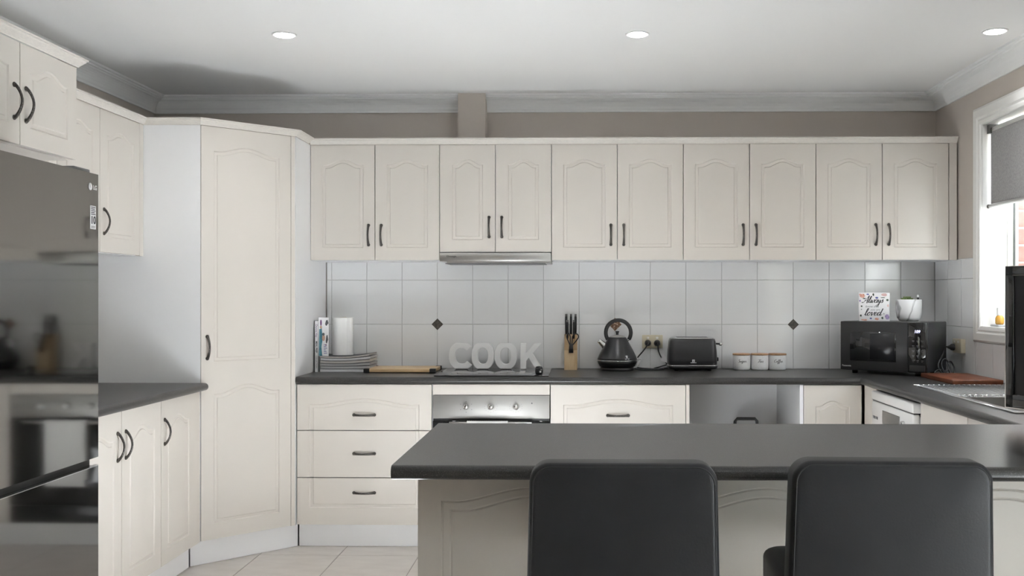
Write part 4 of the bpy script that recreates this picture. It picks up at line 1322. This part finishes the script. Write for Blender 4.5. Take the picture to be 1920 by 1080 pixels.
# ------------------------------------------------------------------ microwave
mA, mBp = Vector((1.392, 5.415)), Vector((1.748, 5.120))
mw_w = (mBp - mA).length
mw_a = math.atan2(mBp.y - mA.y, mBp.x - mA.x)
mw = thing('microwave', 'black microwave oven angled across the bench corner', 'microwave', (mA.x, mA.y, TOP), mw_a)
Z0, Z1, MD = 0.020, 0.276, 0.285
MB().rbox(0.001, mw_w - 0.001, 0.022, MD, Z0, Z1, 0.005).build('case', 'charcoal_enamel', mw)
dw_ = mw_w * 0.795
md = MB().rbox(0.0, dw_ - 0.001, 0.0, 0.021, Z0 - 0.002, Z1 - 0.001, 0.004).build('door', 'black_matte', mw)
MB().rbox(0.055, dw_ - 0.062, -0.0012, 0.004, 0.068, 0.222, 0.0006, 1).build('door_window', 'black_glass', md)
MB().rbox(0.165, dw_ - 0.070, -0.0020, -0.0008, 0.078, 0.214, 0.0003, 1).build('window_mesh', 'mesh_window', md)
text('maker_name', 'Panasonic', 0.013, 'silver_print', md, (0.036, -0.0006, 0.040))
cpn = MB().rbox(dw_, mw_w, 0.0, 0.021, Z0 - 0.002, Z1 - 0.001, 0.004).build('control_panel', 'black_glass', mw)
text('clock', '109', 0.021, 'display', cpn, (dw_ + 0.048, -0.0008, 0.228), shear=0.15, bold=0.0001)
rr = random.Random(3)
bt_ = MB()
for r_ in range(5):
    for c_ in range(3):
        x = dw_ + 0.022 + 0.023 * c_; z = 0.180 - 0.025 * r_
        bt_.box(x, x + 0.012, -0.0006, 0.0003, z, z + 0.0022)
        bt_.box(x + 0.002, x + 0.010, -0.0006, 0.0003, z - 0.006, z - 0.0045)
bt_.build('button_print', 'ink_grey', cpn)
MB().rbox(dw_ + 0.008, mw_w - 0.006, -0.003, 0.004, 0.026, 0.056, 0.002).build('door_button', 'black_plastic', cpn)
for (x, y) in ((0.06, 0.05), (mw_w - 0.06, 0.05), (0.06, MD - 0.04), (mw_w - 0.06, MD - 0.04)):
    MB().lathe([(0.014, 0.0), (0.016, 0.0205)], 14, (x, y, 0)).build('foot', 'black_plastic', mw)
# power cord of the microwave
cm_ = cord('power_cord', 'tangled black microwave cord plugged into the window-end outlet',
           [(1.930, 5.316, 1.012), (1.915, 5.314, 1.012), (1.898, 5.285, 0.992), (1.872, 5.235, 0.975), (1.850, 5.195, 0.962), (1.826, 5.172, 0.925), (1.842, 5.160, 0.888), (1.872, 5.165, 0.890), (1.886, 5.178, 0.925),
            (1.868, 5.185, 0.958), (1.846, 5.180, 0.940), (1.852, 5.165, 0.900), (1.880, 5.152, 0.8772), (1.905, 5.168, 0.880), (1.912, 5.186, 0.915), (1.895, 5.190, 0.945), (1.876, 5.175, 0.925), (1.880, 5.150, 0.884),
            (1.850, 5.142, 0.8772), (1.812, 5.150, 0.8772), (1.808, 5.165, 0.893), (1.835, 5.165, 0.905), (1.862, 5.160, 0.880), (1.905, 5.150, 0.8772), (1.930, 5.165, 0.8772)], mw, r=0.0042)
plug(cm_, XR - TT - 0.0015 - 0.0275, 5.316, 1.012, (-1, 0, 0))
cu_ = cm_

ZM = TOP + 0.276
# floral plaque
t = thing('wall_plaque', 'floral plaque lettered Always know that you are loved on the microwave', 'plaque', (on_y(1611.5, 590, 5.415).x, 5.425, ZM + 0.0003), -0.10)
pw, ph = 0.160, 0.152
MB().rbox(0, pw, 0, 0.014, 0, ph, 0.0015).build('board', 'plaque', t)
def pl_warp(x0, z0):
    return lambda a, z: (x0 + a, -0.0006, z0 + z)
script_mesh('Always', 0.0165, 0.100, pl_warp(0.073, 0.098), 0.35).build('lettering', 'ink', t)
script_mesh('loved', 0.0175, 0.086, pl_warp(0.070, 0.030), 0.35).build('lettering', 'ink', t)
text('lettering', 'know that', 0.017, 'ink_grey', t, (0.068, -0.0008, 0.0775), shear=0.3)
text('lettering', 'you are', 0.016, 'ink_grey', t, (0.084, -0.0008, 0.0600), shear=0.3)
fl_ = {'coral': [(0.018, 0.135, 0.016, 0.015), (0.093, 0.011, 0.012, 0.009), (0.028, 0.006, 0.018, 0.006), (0.006, 0.142, 0.006, 0.006)],
       'pink': [(0.132, 0.140, 0.017, 0.011), (0.151, 0.082, 0.005, 0.010)],
       'violet': [(0.147, 0.022, 0.013, 0.019), (0.006, 0.108, 0.005, 0.008)],
       'leaf_print': [(0.028, 0.120, 0.010, 0.004), (0.075, 0.141, 0.005, 0.010), (0.125, 0.125, 0.014, 0.003), (0.148, 0.112, 0.007, 0.008), (0.014, 0.079, 0.005, 0.006), (0.013, 0.062, 0.003, 0.003), (0.010, 0.029, 0.005, 0.008), (0.130, 0.038, 0.003, 0.003), (0.122, 0.016, 0.006, 0.009)],
       'blue_print': [(0.046, 0.143, 0.008, 0.005), (0.093, 0.124, 0.009, 0.007), (0.062, 0.014, 0.007, 0.006)]}
for k, L_ in fl_.items():
    for (x, z, rx, rz) in L_:
        mb = MB()
        rx, rz = min(rx, x - 0.0005, pw - x - 0.0005), min(rz, z - 0.0005, ph - z - 0.0005)
        blob(mb, x, z, rx * 0.85, rz * 0.85, -0.0005, 18, 0.18)
        mb.build('printed_leaf' if k == 'leaf_print' else 'printed_flower', k, t)
# marbled pot with succulent
px_ = on_y(1703.5, 590, 5.40).x
t = thing('potted_succulent', 'small green succulent in a white marbled pot on the microwave', 'plant', (px_, 5.395, ZM + 0.0003))
MB().lathe([(0.040, 0.0), (0.050, 0.004), (0.060, 0.018), (0.0655, 0.045), (0.0668, 0.114), (0.0655, 0.1155), (0.061, 0.1145), (0.060, 0.100), (0.0005, 0.099)], 44).build('pot', 'marble', t)
MB().lathe([(0.0585, 0.100), (0.03, 0.105), (0.0005, 0.106)], 24).build('soil', 'soil', t)
leafm = None
pl = MB()
lv = []
for ringi, (n_, el, ln) in enumerate(((9, 20, 0.034), (7, 48, 0.028), (5, 72, 0.022))):
    for k in range(n_):
        a = 2 * PI * k / n_ + ringi * 0.4
        e = math.radians(el)
        d = Vector((math.cos(a) * math.cos(e), math.sin(a) * math.cos(e), math.sin(e)))
        p0 = Vector((-0.009, 0, 0.106))
        m_ = MB().tube([p0, p0 + d * ln * 0.4, p0 + d * ln * 0.8 + Vector((0, 0, 0.002)), p0 + d * ln + Vector((0, 0, 0.004))], [0.004, 0.0085, 0.0065, 0.0012], 8, flat=0.5, up=(0, 0, 1))
        m_.build('leaf', 'succulent', t)
MB().rbox(0.041, 0.053, -0.004, -0.001, 0.100, 0.138, 0.001).build('plant_label', 'plaque', t)
MB().box(0.0415, 0.0525, -0.0046, -0.0039, 0.113, 0.127).build('label_print', 'ink', t)

# ------------------------------------------------------------------ window sill bottle
sx_, sy_ = 2.052, 4.965
t = thing('sill_ornament', 'small clear and amber bottle on a grey dish on the window sill', 'ornament', (sx_, sy_, WZ0 + 0.0023))
MB().rbox(-0.028, 0.028, -0.05, 0.045, 0.0, 0.010, 0.003).build('dish', 'page_grey', t)
MB().lathe([(0.016, 0.0103), (0.020, 0.016), (0.0205, 0.040), (0.016, 0.050), (0.013, 0.054)], 20).build('amber_base', 'amber', t)
MB().lathe([(0.013, 0.0542), (0.0145, 0.058), (0.0145, 0.090), (0.011, 0.094), (0.0005, 0.0945)], 20).build('cap', 'white_gloss', t)

# ------------------------------------------------------------------ television on the peninsula
ta = math.atan2(-0.917, 0.40)
tv = thing('television', 'small glossy black television on the bench end by the sink', 'television', (1.338, 3.185, TOP), ta)
tw_, tz0, tz1 = 0.72, 0.062, 0.503
MB().rbox(0.0, tw_, 0.004, 0.040, tz0, tz1, 0.004).build('back_shell', 'black_plastic', tv)
bz = 0.032
m_ = MB()
m_.rbox(0.0, tw_, -0.006, 0.006, tz0, tz0 + 0.042, 0.003).rbox(0.0, tw_, -0.006, 0.006, tz1 - bz, tz1, 0.003).rbox(0.0, bz, -0.006, 0.006, tz0, tz1, 0.003).rbox(tw_ - bz, tw_, -0.006, 0.006, tz0, tz1, 0.003)
m_.build('bezel', 'black_glass', tv)
MB().box(bz - 0.004, tw_ - bz + 0.004, -0.0005, 0.005, tz0 + 0.038, tz1 - bz + 0.004).build('screen', 'mesh_window', tv)
MB().box(-0.0012, 0.0012, -0.0055, 0.012, tz0, tz1).box(0, tw_, -0.0055, 0.012, tz0 - 0.0015, tz0 + 0.0008).box(0, tw_, -0.0055, 0.012, tz1 - 0.0008, tz1 + 0.0012).build('silver_trim', 'steel_bright', tv)
MB().rbox(tw_ / 2 - 0.04, tw_ / 2 + 0.04, 0.012, 0.034, 0.010, tz0 + 0.02, 0.004).build('neck', 'black_plastic', tv)
MB().lathe([(0.12, 0.0), (0.12, 0.006), (0.10, 0.012), (0.0005, 0.013)], 36, (tw_ / 2, 0.02, 0), sy=0.7).build('stand', 'black_glass', tv)

# ------------------------------------------------------------------ bar stools
def cushion(w, h, d, r, edge, n=8, crown=0.006):
    # upholstered slab: rounded rectangle (x,z), thickness along y from 0 to d, softly rounded edges
    rings = []
    prof = []
    m = 5
    for i in range(m + 1):
        a = PI / 2 * i / m
        prof.append((edge * (1 - math.sin(a)), edge * (1 - math.cos(a))))
    secs = [(p[0], p[1]) for p in prof]
    secs = [(i_, y_) for (i_, y_) in secs] + [(-0.0, d / 2)] + [(i_, d - y_) for (i_, y_) in secs[::-1]]
    mb = MB()
    vs, fs = [], []
    def rr_(ins):
        return rrect(w - 2 * ins, h - 2 * ins, max(r - ins * 0.6, 0.004), n)
    N = len(rr_(0))
    # centre fans with a slight crown
    for (ins, y) in secs:
        for p in rr_(ins):
            vs.append((p[0], y, p[1] + h / 2))
    K = len(secs)
    for i in range(K - 1):
        for k in range(N):
            fs.append((i * N + k, i * N + (k + 1) % N, (i + 1) * N + (k + 1) % N, (i + 1) * N + k))
    for (base, sgn, ins0) in ((0, -1, secs[0][0]), ((K - 1) * N, 1, secs[-1][0])):
        prev = [base + k for k in range(N)]
        y0 = secs[0][1] if sgn < 0 else secs[-1][1]
        for q in (0.75, 0.45, 0.18):
            o = len(vs)
            for p in rr_(ins0):
                vs.append((p[0] * q, y0 + sgn * crown * (1 - q * q), p[1] * q + h / 2))
            cur = [o + k for k in range(N)]
            for k in range(N):
                fs.append((prev[k], prev[(k + 1) % N], cur[(k + 1) % N], cur[k]))
            prev = cur
        fs.append(prev)
    return mb.add(vs, fs, True)
def seam(w, h, r, y, ins, rad=0.0016):
    pts = [(p[0], y, p[1] + h / 2) for p in rrect(w - 2 * ins, h - 2 * ins, r, 8)]
    return MB().tube(pts + [pts[0]], rad, 6)
def stool(x, y, rz, label, wback=0.396, top=0.944):
    t = thing('bar_stool', label, 'bar stool', (x, y, 0), rz, 'black bar stools at the peninsula')
    hb = 0.40
    D = 0.078
    bk = cushion(wback, hb, D, 0.040, 0.016)
    bk.v = [(p[0] * (1 + 0.055 * (1 - p[2] / hb)), p[1] + 0.020 * (1 - p[2] / hb), p[2] + top - hb) for p in bk.v]
    b_ = bk.build('backrest', 'leather', t)
    for (yy, ins) in ((0.0025, 0.008), (D - 0.0025, 0.008)):
        sm = seam(wback, hb, 0.036, yy, ins)
        sm.v = [(p[0] * (1 + 0.055 * (1 - p[2] / hb)), p[1] + 0.020 * (1 - p[2] / hb), p[2] + top - hb) for p in sm.v]
        sm.build('seam', 'leather_seam', b_)
    st_ = cushion(0.405, 0.40, 0.085, 0.05, 0.020)
    st_.v = [(p[0], p[2] + 0.045, 0.585 + p[1]) for p in st_.v]
    s_ = st_.build('seat', 'leather', t)
    sm = seam(0.405, 0.40, 0.045, 0.0, 0.010)
    sm.v = [(p[0], p[2] + 0.045, 0.6660) for p in sm.v]
    sm.build('seam', 'leather_seam', s_)
    MB().box(-0.10, 0.10, 0.05, 0.06, 0.52, 0.60).box(-0.10, 0.10, 0.05, 0.30, 0.575, 0.5845).build('bracket', 'black_plastic', t)
    MB().lathe([(0.030, 0.0), (0.030, 0.36), (0.024, 0.362), (0.024, 0.575)], 20, (0, 0.245, 0.012)).build('gas_column', 'chrome', t)
    MB().lathe([(0.205, 0.0), (0.205, 0.006), (0.18, 0.014), (0.05, 0.030), (0.032, 0.05)], 40, (0, 0.245, 0)).build('base_plate', 'chrome', t)
    fp = [(0.0, 0.245 + 0.03, 0.30)] + [(0.13 * math.sin(a), 0.245 + 0.05 + 0.11 - 0.11 * math.cos(a) , 0.30) for a in [0.5 + (2 * PI - 1.0) * k / 20 for k in range(21)]] + [(0.0, 0.245 + 0.03, 0.30)]
    MB().tube(fp, 0.009, 8).build('foot_ring', 'chrome', t)
    return t
s1x = on_y(1169.5, 1000, 2.062).x
s2x = on_y(1676, 1000, 2.035).x
stool(s1x, 2.062, 0.0, 'black padded bar stool drawn up to the middle of the peninsula', 0.386, 0.936)
stool(s2x, 2.035, -0.035, 'black padded bar stool nearest the television end of the peninsula', 0.398, 0.946)
